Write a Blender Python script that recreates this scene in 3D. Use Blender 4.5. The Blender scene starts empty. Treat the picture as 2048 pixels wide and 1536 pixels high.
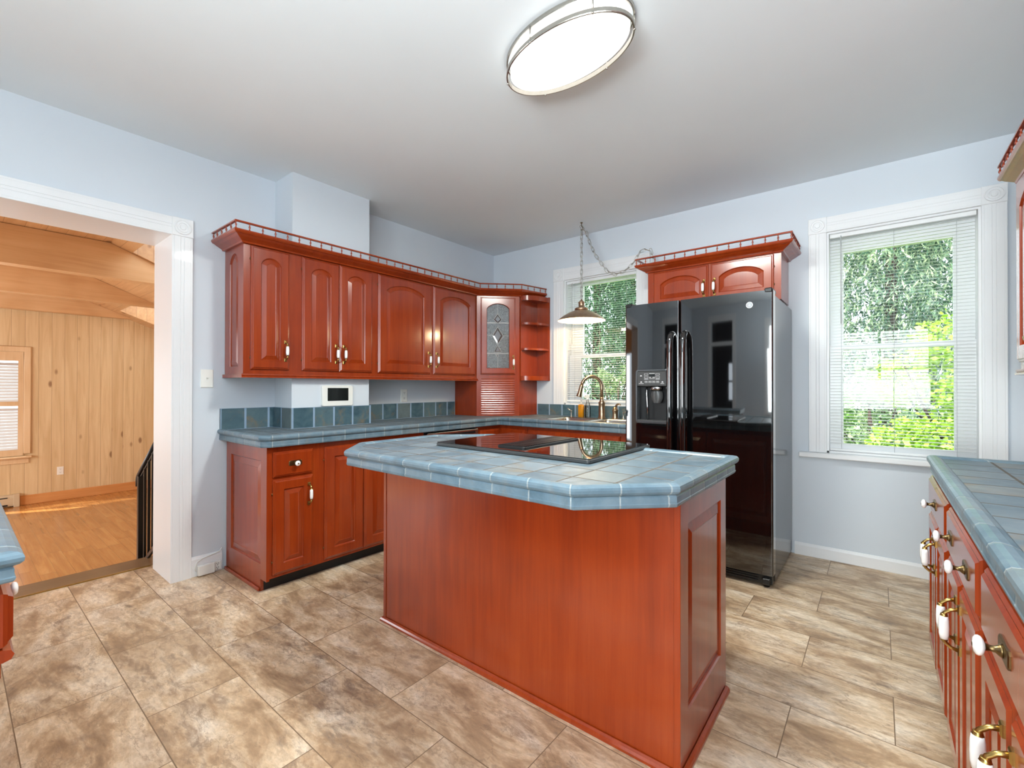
import bpy, bmesh, math, random
from mathutils import Vector, Matrix
random.seed(7)
SC = bpy.context.scene
COL = SC.collection
PI = math.pi

# ---------------------------------------------------------------- camera
cd = bpy.data.cameras.new('camera'); cam = bpy.data.objects.new('camera', cd); COL.objects.link(cam)
cd.sensor_width = 36.0; cd.lens = 910.36 / 2048 * 36.0; cd.clip_start = 0.02; cd.clip_end = 200
_r = Vector((0.77873565, 0.62735054, 0.00144649)); _u = Vector((0.00204787, -0.00484772, 0.99998615)); _f = Vector((-0.62734886, 0.7787219, 0.00505983))
m = Matrix.Identity(4)
for i in range(3):
    m[i][0] = _r[i]; m[i][1] = _u[i]; m[i][2] = -_f[i]
m[0][3], m[1][3], m[2][3] = 3.4395, -3.9335, 1.2275
cam.matrix_world = m
SC.camera = cam

# ---------------------------------------------------------------- view, world, sun, added fill lamps
SC.view_settings.view_transform = 'Standard'; SC.view_settings.look = 'None'
SC.view_settings.exposure = 0.66; SC.view_settings.gamma = 1.0
SC.view_settings.use_curve_mapping = False
SC.cycles.max_bounces = 10; SC.cycles.diffuse_bounces = 6; SC.cycles.glossy_bounces = 5
SC.cycles.transparent_max_bounces = 24; SC.cycles.transmission_bounces = 6
SC.cycles.sample_clamp_indirect = 6.0
SC.cycles.caustics_reflective = False; SC.cycles.caustics_refractive = False
SC.cycles.use_denoising = True

W = bpy.data.worlds.new('sky'); SC.world = W; W.use_nodes = True
wn = W.node_tree.nodes; wl = W.node_tree.links
wn['Background'].inputs['Color'].default_value = (0.80, 0.90, 1.0, 1)
wn['Background'].inputs['Strength'].default_value = 2.3

def lamp(name, kind, loc, energy, color=(1, 1, 1), direction=None, **kw):
    d = bpy.data.lights.new(name, kind); d.energy = energy; d.color = color
    for k, v in kw.items(): setattr(d, k, v)
    o = bpy.data.objects.new(name, d); o.location = loc; COL.objects.link(o)
    if direction: o.rotation_euler = Vector(direction).to_track_quat('-Z', 'Y').to_euler()
    return o

lamp('sun', 'SUN', (0, 0, 12), 7.0, (1, 0.95, 0.86), (0.30, 0.52, -0.80), angle=0.02)
# fill lamps added behind the camera and in the pine room, standing for daylight
lamp('added_rear_fill', 'AREA', (4.33, -5.35, 1.60), 4, (0.88, 0.98, 1), (-1, 0.1, 0.22), shape='RECTANGLE', size=1.5, size_y=1.5)
lamp('added_rear_fill', 'AREA', (3.45, -6.62, 1.55), 54, (0.90, 0.98, 1), (0.16, 1, 0.24), shape='RECTANGLE', size=1.5, size_y=1.5, spread=1.85)
lamp('added_pine_fill', 'AREA', (-3.2, -6.4, 1.0), 75, (1.0, 0.98, 0.95), (0, 1, 0.0), shape='RECTANGLE', size=3.0, size_y=1.8)
lamp('added_bounce_fill', 'AREA', (3.45, -4.8, 1.55), 76, (0.92, 0.985, 1.0), (0.0, 0.0, 1), shape='DISK', size=1.6)  # added unseen upward lamp, stands in for soft bounced light

# ---------------------------------------------------------------- colour and material helpers
def lin(c):
    c = c / 255.0
    return c / 12.92 if c <= 0.04045 else ((c + 0.055) / 1.055) ** 2.4
def rgb(r, g, b): return (lin(r), lin(g), lin(b), 1.0)

class N:
    """small node-tree writer"""
    def __init__(s, name):
        s.m = bpy.data.materials.new(name); s.m.use_nodes = True
        s.t = s.m.node_tree; s.n = s.t.nodes; s.b = s.n['Principled BSDF']; s.out = s.n['Material Output']
    def new(s, typ, **kw):
        n = s.n.new(typ)
        for k, v in kw.items(): setattr(n, k, v)
        return n
    def link(s, a, b): s.t.links.new(a, b)
    def put(s, sock, v):
        if hasattr(v, 'is_linked') or isinstance(v, bpy.types.NodeSocket): s.link(v, sock)
        else: sock.default_value = v
    def math(s, op, a, b=0.0, c=0.0, clamp=False):
        n = s.new('ShaderNodeMath', operation=op, use_clamp=clamp)
        s.put(n.inputs[0], a); s.put(n.inputs[1], b)
        if op in ('MULTIPLY_ADD', 'WRAP', 'COMPARE'): s.put(n.inputs[2], c)
        return n.outputs[0]
    def mix(s, f, a, b, mode='MIX'):
        n = s.new('ShaderNodeMix', data_type='RGBA', blend_type=mode)
        s.put(n.inputs['Factor'], f); s.put(n.inputs['A'], a) if False else None
        s.put(n.inputs[6], a); s.put(n.inputs[7], b)
        return n.outputs[2]
    def ramp(s, f, stops, interp='LINEAR'):
        n = s.new('ShaderNodeValToRGB'); n.color_ramp.interpolation = interp
        e = n.color_ramp.elements
        while len(e) < len(stops): e.new(0.5)
        for i, (p, c) in enumerate(stops): e[i].position = p; e[i].color = c
        s.put(n.inputs[0], f); return n.outputs[0]
    def noise(s, vec, scale, detail=4, rough=0.55, dist=0.0, dim='3D', w=None):
        n = s.new('ShaderNodeTexNoise', noise_dimensions=dim)
        if vec is not None: s.put(n.inputs['Vector'], vec)
        n.inputs['Scale'].default_value = scale; n.inputs['Detail'].default_value = detail
        n.inputs['Roughness'].default_value = rough; n.inputs['Distortion'].default_value = dist
        if w is not None: s.put(n.inputs['W'], w)
        return n
    def vmul(s, vec, v, add=(0, 0, 0)):
        n = s.new('ShaderNodeVectorMath', operation='MULTIPLY_ADD')
        s.put(n.inputs[0], vec); n.inputs[1].default_value = v
        s.put(n.inputs[2], add)
        return n.outputs[0]
    def obj(s): return s.new('ShaderNodeTexCoord').outputs['Object']
    def pos(s): return s.new('ShaderNodeNewGeometry').outputs['Position']
    def sep(s, v):
        n = s.new('ShaderNodeSeparateXYZ'); s.link(v, n.inputs[0]); return n.outputs
    def comb(s, x=0.0, y=0.0, z=0.0):
        n = s.new('ShaderNodeCombineXYZ')
        for i, v in enumerate((x, y, z)): s.put(n.inputs[i], v)
        return n.outputs[0]
    def bump(s, h, strength=0.3, dist=0.01):
        n = s.new('ShaderNodeBump'); n.inputs['Strength'].default_value = strength; n.inputs['Distance'].default_value = dist
        s.put(n.inputs['Height'], h); s.link(n.outputs[0], s.b.inputs['Normal']); return n
    def set(s, **kw):
        for k, v in kw.items():
            s.put(s.b.inputs[{'col': 'Base Color', 'rough': 'Roughness', 'metal': 'Metallic', 'coat': 'Coat Weight', 'coatr': 'Coat Roughness',
                              'spec': 'Specular IOR Level', 'ecol': 'Emission Color', 'estr': 'Emission Strength', 'alpha': 'Alpha',
                              'trans': 'Transmission Weight', 'ior': 'IOR', 'aniso': 'Anisotropic', 'sub': 'Subsurface Weight'}[k]], v)
        return s.m

def plain(name, c, rough=0.5, metal=0.0, var=0.04, scale=6.0, coat=0.0, spec=0.5, bump=0.0):
    k = N(name)
    n = k.noise(k.obj(), scale, 3)
    lo = tuple(max(0, x * (1 - var)) for x in c[:3]) + (1,); hi = tuple(x * (1 + var) for x in c[:3]) + (1,)
    k.set(col=k.ramp(n.outputs[0], [(0.3, lo), (0.7, hi)]), rough=rough, metal=metal, coat=coat, spec=spec)
    if bump: k.bump(k.noise(k.obj(), 220, 2).outputs[0], bump, 0.001)
    return k.m

def make_wood(name, c1, c2, c3, rough=0.45, coat=1.0, axis=2, scale=1.0):
    k = N(name); o = k.obj()
    st = [15.0 * scale] * 3; st[axis] = 1.1 * scale
    v = k.vmul(o, tuple(st))
    n1 = k.noise(v, 1.6, 5, 0.6, 0.4)
    st2 = [140.0 * scale] * 3; st2[axis] = 3.0 * scale
    n2 = k.noise(k.vmul(o, tuple(st2)), 1.0, 3)
    n3 = k.noise(o, 1.8, 2)
    f = k.math('ADD', k.math('MULTIPLY', n1.outputs[0], 0.38), k.math('MULTIPLY', n2.outputs[0], 0.14))
    f = k.math('ADD', f, k.math('MULTIPLY', n3.outputs[0], 0.48))
    col = k.ramp(f, [(0.34, c1), (0.52, c2), (0.72, c3)])
    k.set(col=col, rough=rough, coat=coat, coatr=0.17, spec=0.12)
    k.bump(n2.outputs[0], 0.04, 0.001)
    return k.m

M = {}
M['cherry'] = make_wood('cherry_wood', rgb(122, 38, 7), rgb(143, 51, 12), rgb(159, 65, 21))
M['wall'] = plain('blue_grey_wall_paint', rgb(203, 210, 217), 0.72, var=0.015, scale=2.0, bump=0.05)
M['ceil'] = plain('ceiling_paint', rgb(226, 233, 237), 0.85, var=0.015, scale=1.5)
M['trim'] = plain('white_trim_paint', rgb(225, 226, 227), 0.35, var=0.01, scale=4.0, coat=0.1)
M['white_plastic'] = plain('ivory_white_plastic', rgb(228, 228, 222), 0.35, var=0.01)
M['porcelain'] = plain('white_porcelain', rgb(240, 240, 238), 0.12, var=0.01, coat=0.6)
M['brass'] = plain('antique_brass', rgb(176, 148, 88), 0.28, 1.0, var=0.12, scale=60)
M['bronze'] = plain('dark_antique_bronze', rgb(118, 98, 66), 0.34, 1.0, var=0.15, scale=60)
M['nickel'] = plain('brushed_nickel', rgb(176, 172, 164), 0.3, 1.0, var=0.05, scale=50)
M['bronze_nickel'] = plain('warm_brushed_nickel', rgb(172, 148, 122), 0.28, 1.0, var=0.06, scale=50)
M['steel'] = plain('stainless_steel', rgb(196, 192, 186), 0.24, 1.0, var=0.05, scale=40)
M['toe'] = plain('black_toe_kick_vinyl', rgb(16, 16, 17), 0.5, var=0.2)
M['fridge'] = plain('glossy_black_enamel', rgb(7, 7, 8), 0.04, var=0.1, spec=1.0, coat=0.9)
M['fridge_side'] = plain('textured_black_side', rgb(20, 21, 22), 0.16, var=0.1, spec=0.9, bump=0.02)
M['black'] = plain('matte_black_plastic', rgb(18, 18, 19), 0.35, var=0.1)
M['grey_plastic'] = plain('dark_grey_plastic', rgb(62, 62, 62), 0.32, var=0.05)
M['print'] = plain('white_print', rgb(222, 222, 222), 0.5, var=0.01)
M['frame_metal'] = plain('dark_satin_trim', rgb(118, 120, 122), 0.25, 1.0, var=0.03)
M['silver'] = plain('silver_trim', rgb(190, 192, 194), 0.18, 1.0, var=0.03)
M['iron'] = plain('black_wrought_iron', rgb(15, 14, 14), 0.35, 0.3, var=0.2)
M['glass_black'] = plain('black_ceramic_glass', rgb(9, 8, 8), 0.03, var=0.1, spec=0.9, coat=0.5)
M['shade'] = plain('brushed_copper_bronze', rgb(184, 154, 126), 0.40, 1.0, var=0.1, scale=30)
M['shade_in'] = plain('white_enamel_inside', rgb(240, 232, 214), 0.4, var=0.01)
M['soap'] = plain('amber_dish_soap', rgb(214, 138, 10), 0.12, var=0.05, coat=0.4)
M['blind'] = plain('white_vinyl_blind', rgb(236, 238, 238), 0.45, var=0.01)
k_ = N('white_vinyl_blind'); k_.set(col=rgb(240, 241, 241), rough=0.45); t_ = k_.new('ShaderNodeBsdfTranslucent'); t_.inputs[0].default_value = rgb(240, 241, 241); x_ = k_.new('ShaderNodeMixShader'); x_.inputs[0].default_value = 0.14
k_.link(k_.b.outputs[0], x_.inputs[1]); k_.link(t_.outputs[0], x_.inputs[2]); k_.link(x_.outputs[0], k_.out.inputs[0]); M['blind'] = k_.m
M['louvre'] = plain('pale_grey_louvre', rgb(196, 196, 194), 0.5, var=0.01)
M['cord'] = plain('grey_blind_cord', rgb(186, 188, 188), 0.6, var=0.05)
M['dark_screen'] = plain('dark_screen', rgb(26, 29, 28), 0.08, var=0.3, spec=0.7)
M['pale_wood_side'] = plain('cabinet_underside', rgb(178, 182, 176), 0.5, var=0.04)
M['heater'] = plain('beige_heater_enamel', rgb(196, 178, 148), 0.4, var=0.03)
M['bark'] = plain('brown_bark', rgb(58, 46, 36), 0.9, var=0.35, scale=18)
M['dark_opening'] = plain('stairwell_painted_dimness', rgb(54, 54, 58), 0.8, var=0.1)  # dimness of the room beyond the doorway put into its wall colour

def emit(name, c, s):
    k = N(name); k.set(col=c, ecol=c, estr=s, rough=0.4); return k.m
M['lamp_diffuser'] = emit('lit_white_acrylic', (1.0, 0.985, 0.94, 1), 1.25)
M['bulb'] = emit('lit_warm_bulb', (1.0, 0.80, 0.52, 1), 14.0)

def make_glass(name, tint=(1, 1, 1, 1), refl=0.06, rough=0.0):
    k = N(name); k.n.remove(k.b)
    tr = k.new('ShaderNodeBsdfTransparent'); tr.inputs[0].default_value = tint
    gl = k.new('ShaderNodeBsdfGlossy'); gl.inputs['Roughness'].default_value = rough
    fr = k.new('ShaderNodeFresnel'); fr.inputs[0].default_value = 1.45
    mx = k.new('ShaderNodeMixShader'); k.link(fr.outputs[0], mx.inputs[0]); k.link(tr.outputs[0], mx.inputs[1]); k.link(gl.outputs[0], mx.inputs[2])
    k.link(mx.outputs[0], k.out.inputs[0]); return k.m
M['pane'] = make_glass('window_glass')
M['clear'] = make_glass('clear_plastic', (0.9, 0.92, 0.92, 1))

def make_leaded():
    k = N('textured_leaded_glass'); o = k.obj()
    n = k.noise(o, 120, 3, 0.6, 0.6)
    k.set(col=k.ramp(n.outputs[0], [(0.3, rgb(44, 48, 48)), (0.58, rgb(78, 84, 86)), (0.8, rgb(130, 136, 140))]), rough=0.12, spec=0.8, coat=0.4)
    k.bump(n.outputs[0], 0.9, 0.004); return k.m
M['leaded'] = make_leaded()
M['came'] = plain('grey_lead_came', rgb(122, 120, 118), 0.42, 0.5, var=0.1, scale=60)
M['bevel_glass'] = plain('dark_bevelled_glass', rgb(66, 58, 56), 0.08, var=0.1, spec=0.8, coat=0.5)

# floor: 0.615 x 0.3145 m travertine-look planks, half-offset rows
def make_floor():
    k = N('travertine_vinyl_tile'); p = k.sep(k.pos())
    L, Wd = 0.615, 0.3145
    ry = k.math('DIVIDE', k.math('MULTIPLY_ADD', p[1], -1.0, -0.005), Wd)
    row = k.math('FLOOR', ry); fy = k.math('FRACT', ry)
    par = k.math('FLOORED_MODULO', row, 2.0)
    rx = k.math('DIVIDE', k.math('ADD', k.math('ADD', p[0], -0.714), k.math('MULTIPLY', par, -0.3075)), L)
    colm = k.math('FLOOR', rx); fx = k.math('FRACT', rx)
    wn_ = k.new('ShaderNodeTexWhiteNoise', noise_dimensions='2D'); k.link(k.comb(colm, row), wn_.inputs['Vector'])
    rnd = wn_.outputs['Value']; rc = k.sep(wn_.outputs['Color'])
    off = k.comb(k.math('MULTIPLY', rc[0], 37.0), k.math('MULTIPLY', rc[1], 23.0), k.math('MULTIPLY', rc[2], 11.0))
    v = k.vmul(k.pos(), (1.0, 2.3, 1.0), off)
    n1 = k.noise(v, 3.2, 9, 0.66, 0.45)
    n2 = k.noise(v, 9.0, 10, 0.70, 0.5)
    n3 = k.noise(v, 30, 6, 0.7, 0.5)
    n4 = k.noise(k.vmul(v, (1, 1, 1), (7, 3, 1)), 2.4, 8, 0.66, 0.7)
    n5 = k.noise(k.vmul(v, (1, 1, 1), (2, 8, 5)), 2.3, 8, 0.66, 0.6)
    n6 = k.noise(k.vmul(v, (1, 1, 1), (4, 1, 6)), 4.2, 7, 0.62, 0.5)
    base = k.ramp(n1.outputs[0], [(0.32, rgb(136, 108, 82)), (0.42, rgb(180, 150, 118)), (0.49, rgb(212, 186, 154)), (0.57, rgb(228, 208, 182)), (0.70, rgb(240, 228, 210))])
    vein = k.ramp(n2.outputs[0], [(0.36, (1, 1, 1, 1)), (0.44, (0.5, 0.5, 0.5, 1)), (0.52, (0, 0, 0, 1))])
    patch = k.ramp(n4.outputs[0], [(0.47, (0, 0, 0, 1)), (0.60, (1, 1, 1, 1))])
    grey = k.ramp(n5.outputs[0], [(0.50, (0, 0, 0, 1)), (0.62, (1, 1, 1, 1))])
    c = k.mix(k.math('MULTIPLY', patch, 0.45), base, rgb(164, 134, 106))
    c = k.mix(k.math('MULTIPLY', k.math('MULTIPLY', vein, grey), 0.92), c, rgb(118, 104, 96))
    c = k.mix(k.math('MULTIPLY', k.math('MULTIPLY', vein, patch), 0.70), c, rgb(134, 104, 80))
    crack = k.math('ABSOLUTE', k.math('SUBTRACT', n6.outputs[0], 0.5))
    crack = k.math('MULTIPLY', k.math('LESS_THAN', crack, 0.009), k.math('GREATER_THAN', n4.outputs[0], 0.47))
    c = k.mix(k.math('MULTIPLY', crack, 0.4), c, rgb(112, 92, 78))
    c = k.mix(k.ramp(n3.outputs[0], [(0.40, (0, 0, 0, 1)), (0.70, (0.55, 0.55, 0.55, 1))]), c, rgb(140, 116, 94))
    c = k.mix(k.math('MULTIPLY', rnd, 0.14), c, rgb(214, 186, 150))
    gx = k.math('LESS_THAN', k.math('MINIMUM', fx, k.math('SUBTRACT', 1.0, fx)), 0.0028)
    gy = k.math('LESS_THAN', k.math('MINIMUM', fy, k.math('SUBTRACT', 1.0, fy)), 0.0056)
    g = k.math('MAXIMUM', gx, gy)
    c = k.mix(g, c, rgb(120, 98, 76))
    k.set(col=c, rough=k.ramp(n2.outputs[0], [(0.3, (0.46, 0.46, 0.46, 1)), (0.7, (0.36, 0.36, 0.36, 1))]), spec=0.35)
    k.bump(k.math('SUBTRACT', k.math('MULTIPLY', n2.outputs[0], 0.25), g), 0.22, 0.003)
    return k.m
M['floor'] = make_floor()

# glazed blue counter tile driven by UVs measured in tiles
def make_tile(name, blues, grout, gw=0.016, rough=0.32, browns=0.65, var=0.55):
    k = N(name)
    uvn = k.new('ShaderNodeUVMap'); uv = uvn.outputs[0]; s = k.sep(uv)
    fx = k.math('FRACT', s[0]); fy = k.math('FRACT', s[1])
    wn_ = k.new('ShaderNodeTexWhiteNoise', noise_dimensions='2D'); k.link(k.comb(k.math('FLOOR', s[0]), k.math('FLOOR', s[1])), wn_.inputs['Vector'])
    rc = k.sep(wn_.outputs['Color']); rnd = wn_.outputs['Value']
    off = k.comb(k.math('MULTIPLY', rc[0], 31.0), k.math('MULTIPLY', rc[1], 17.0), 0.0)
    v = k.vmul(uv, (1, 1, 1), off)
    n1 = k.noise(v, 1.6, 5, 0.6, 0.5); n2 = k.noise(v, 9.0, 5, 0.65, 0.4); n3 = k.noise(k.vmul(v, (1, 1, 1), (5, 9, 2)), 1.3, 4, 0.6, 0.6)
    c = k.ramp(n1.outputs[0], [(0.3, blues[0]), (0.5, blues[1]), (0.7, blues[2])])
    c = k.mix(k.math('MULTIPLY', rnd, var), c, k.ramp(rc[1], [(0.0, blues[0]), (0.45, blues[1]), (0.8, blues[2]), (1.0, rgb(140, 136, 124))]))
    br = k.ramp(n3.outputs[0], [(0.52, (0, 0, 0, 1)), (0.68, (1, 1, 1, 1))])
    br = k.math('MULTIPLY', br, k.ramp(n2.outputs[0], [(0.35, (0.2, 0.2, 0.2, 1)), (0.65, (1, 1, 1, 1))]))
    br = k.math('MULTIPLY', br, k.math('MULTIPLY', k.math('GREATER_THAN', rc[2], 0.45), browns))
    c = k.mix(br, c, rgb(132, 112, 82))
    c = k.mix(k.math('MULTIPLY', n2.outputs[0], 0.22), c, blues[0])
    g = k.math('MAXIMUM', k.math('LESS_THAN', k.math('MINIMUM', fx, k.math('SUBTRACT', 1.0, fx)), gw),
               k.math('LESS_THAN', k.math('MINIMUM', fy, k.math('SUBTRACT', 1.0, fy)), gw))
    wob = k.noise(uv, 3.0, 2)
    gc = k.mix(wob.outputs[0], grout[0], grout[1])
    c = k.mix(g, c, gc)
    k.set(col=c, rough=k.math('MULTIPLY_ADD', g, 0.4, rough), spec=0.42, coat=0.0)
    edge = k.math('MINIMUM', k.math('MINIMUM', fx, k.math('SUBTRACT', 1.0, fx)), k.math('MINIMUM', fy, k.math('SUBTRACT', 1.0, fy)))
    h = k.math('MULTIPLY', k.math('MINIMUM', edge, 0.07), 12.0)
    h = k.math('ADD', h, k.math('MULTIPLY', n2.outputs[0], 0.18))
    k.bump(h, 0.35, 0.003)
    return k.m
BL = (rgb(70, 88, 99), rgb(96, 113, 124), rgb(124, 135, 142))
M['tile'] = make_tile('blue_glazed_tile', BL, (rgb(56, 49, 43), rgb(112, 106, 98)), gw=0.028, rough=0.44, browns=0.8)
M['tile_splash'] = make_tile('teal_slate_splash_tile', (rgb(48, 72, 82), rgb(70, 96, 106), rgb(92, 112, 116)), (rgb(128, 150, 172), rgb(140, 160, 180)), gw=0.045, rough=0.38, browns=1.0)
M['tile_nose'] = make_tile('blue_nosing_tile', (rgb(76, 98, 111), rgb(98, 120, 133), rgb(118, 136, 146)), (rgb(96, 100, 100), rgb(178, 188, 190)), gw=0.016, rough=0.32, browns=0.35, var=0.22)

# knotty pine boards / oak strip floor
def make_boards(name, along, width_axis, bw, cols, rough=0.4, knots=True, length=None, gap=0.02, coat=0.2):
    k = N(name); P = k.sep(k.pos())
    r = k.math('DIVIDE', P[width_axis], bw); row = k.math('FLOOR', r); fr = k.math('FRACT', r)
    if length:
        wr = k.new('ShaderNodeTexWhiteNoise', noise_dimensions='1D'); k.link(row, wr.inputs['W'])
        q = k.math('ADD', k.math('DIVIDE', P[along], length), k.math('MULTIPLY', wr.outputs['Value'], 7.0))
        cl = k.math('FLOOR', q); fq = k.math('FRACT', q)
    else: cl = 0.0; fq = None
    wn_ = k.new('ShaderNodeTexWhiteNoise', noise_dimensions='2D'); k.link(k.comb(row, cl), wn_.inputs['Vector'])
    rnd = wn_.outputs['Value']; rc = k.sep(wn_.outputs['Color'])
    off = k.comb(k.math('MULTIPLY', rc[0], 19.0), k.math('MULTIPLY', rc[1], 29.0), k.math('MULTIPLY', rc[2], 13.0))
    st = [14.0] * 3; st[along] = 0.9
    v = k.vmul(k.pos(), tuple(st), off)
    n1 = k.noise(v, 1.3, 5, 0.6, 0.7)
    c = k.ramp(n1.outputs[0], [(0.3, cols[0]), (0.5, cols[1]), (0.72, cols[2])])
    c = k.mix(k.math('MULTIPLY', rnd, 0.45), c, cols[0])
    if knots:
        vo = k.new('ShaderNodeTexVoronoi', voronoi_dimensions='3D'); st2 = [4.2] * 3; st2[along] = 1.9
        k.link(k.vmul(k.pos(), tuple(st2), off), vo.inputs['Vector']); vo.inputs['Scale'].default_value = 1.0
        kn = k.ramp(vo.outputs['Distance'], [(0.06, (1, 1, 1, 1)), (0.12, (0, 0, 0, 1))])
        c = k.mix(k.math('MULTIPLY', kn, 0.75), c, rgb(112, 70, 38))
    g = k.math('LESS_THAN', fr, gap)
    if fq is not None: g = k.math('MAXIMUM', g, k.math('LESS_THAN', fq, 0.004))
    c = k.mix(k.math('MULTIPLY', g, 0.75), c, rgb(92, 58, 30))
    k.set(col=c, rough=rough, coat=coat, coatr=0.2)
    k.bump(k.math('SUBTRACT', 1.0, g), 0.25, 0.003)
    return k.m
PINE = (rgb(196, 168, 126), rgb(212, 187, 146), rgb(224, 203, 164))
M['pine_wall'] = make_boards('knotty_pine_boards', 2, 1, 0.135, PINE)
M['pine_ceiling'] = make_boards('pine_ceiling_boards', 0, 1, 0.13, (rgb(184, 142, 98), rgb(202, 160, 114), rgb(214, 176, 130)), rough=0.4)
M['oak_floor'] = make_boards('oak_strip_floor', 0, 1, 0.11, (rgb(160, 108, 54), rgb(185, 131, 72), rgb(202, 152, 92)), rough=0.24, knots=False, length=0.9, gap=0.012, coat=0.4)
M['pine_beam'] = make_wood('pine_beam', rgb(192, 150, 106), rgb(210, 172, 128), rgb(222, 188, 146), rough=0.45, coat=0.15, axis=1, scale=0.6)
M['pine_trim'] = make_wood('pine_trim', rgb(204, 172, 132), rgb(216, 188, 150), rgb(226, 202, 168), rough=0.42, coat=0.2)
M['oak_strip'] = make_wood('brown_threshold', rgb(108, 84, 60), rgb(128, 102, 74), rgb(142, 116, 88), rough=0.4, coat=0.1, axis=1)
M['honey'] = make_wood('honey_pine_base', rgb(190, 128, 72), rgb(206, 146, 90), rgb(216, 160, 104), rough=0.4, coat=0.2, axis=1)

def make_leaf(name, cs, trans=0.25):
    k = N(name)
    oi = k.new('ShaderNodeNewGeometry')
    c = k.ramp(oi.outputs['Random Per Island'], [(0.0, cs[0]), (0.5, cs[1]), (1.0, cs[2])])
    k.set(col=c, rough=0.5, spec=0.35)
    t = k.new('ShaderNodeBsdfTranslucent'); k.link(c, t.inputs[0])
    mx = k.new('ShaderNodeMixShader'); mx.inputs[0].default_value = trans
    k.link(k.b.outputs[0], mx.inputs[1]); k.link(t.outputs[0], mx.inputs[2]); k.link(mx.outputs[0], k.out.inputs[0])
    return k.m
M['leaf_bright'] = make_leaf('bright_green_leaf', (rgb(120, 160, 40), rgb(160, 196, 70), rgb(206, 222, 120)), 0.4)
M['leaf_mid'] = make_leaf('mid_green_leaf', (rgb(74, 120, 50), rgb(110, 156, 74), rgb(168, 196, 120)), 0.35)
M['leaf_dark'] = make_leaf('dark_conifer_needle', (rgb(34, 66, 46), rgb(56, 96, 66), rgb(108, 146, 108)), 0.25)
M['leaf_conifer'] = make_leaf('grey_green_conifer_spray', (rgb(34, 66, 54), rgb(78, 112, 88), rgb(180, 200, 156)), 0.25)
M['leaf_pale'] = make_leaf('pale_grey_green_leaf', (rgb(92, 128, 84), rgb(140, 168, 118), rgb(206, 216, 180)), 0.35)
kk = N('lawn_grass'); M['lawn'] = kk.set(col=kk.ramp(kk.noise(kk.pos(), 9, 6, 0.7).outputs[0], [(0.35, rgb(86, 122, 48)), (0.6, rgb(140, 172, 80)), (0.8, rgb(176, 196, 110))]), rough=0.9)

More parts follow.
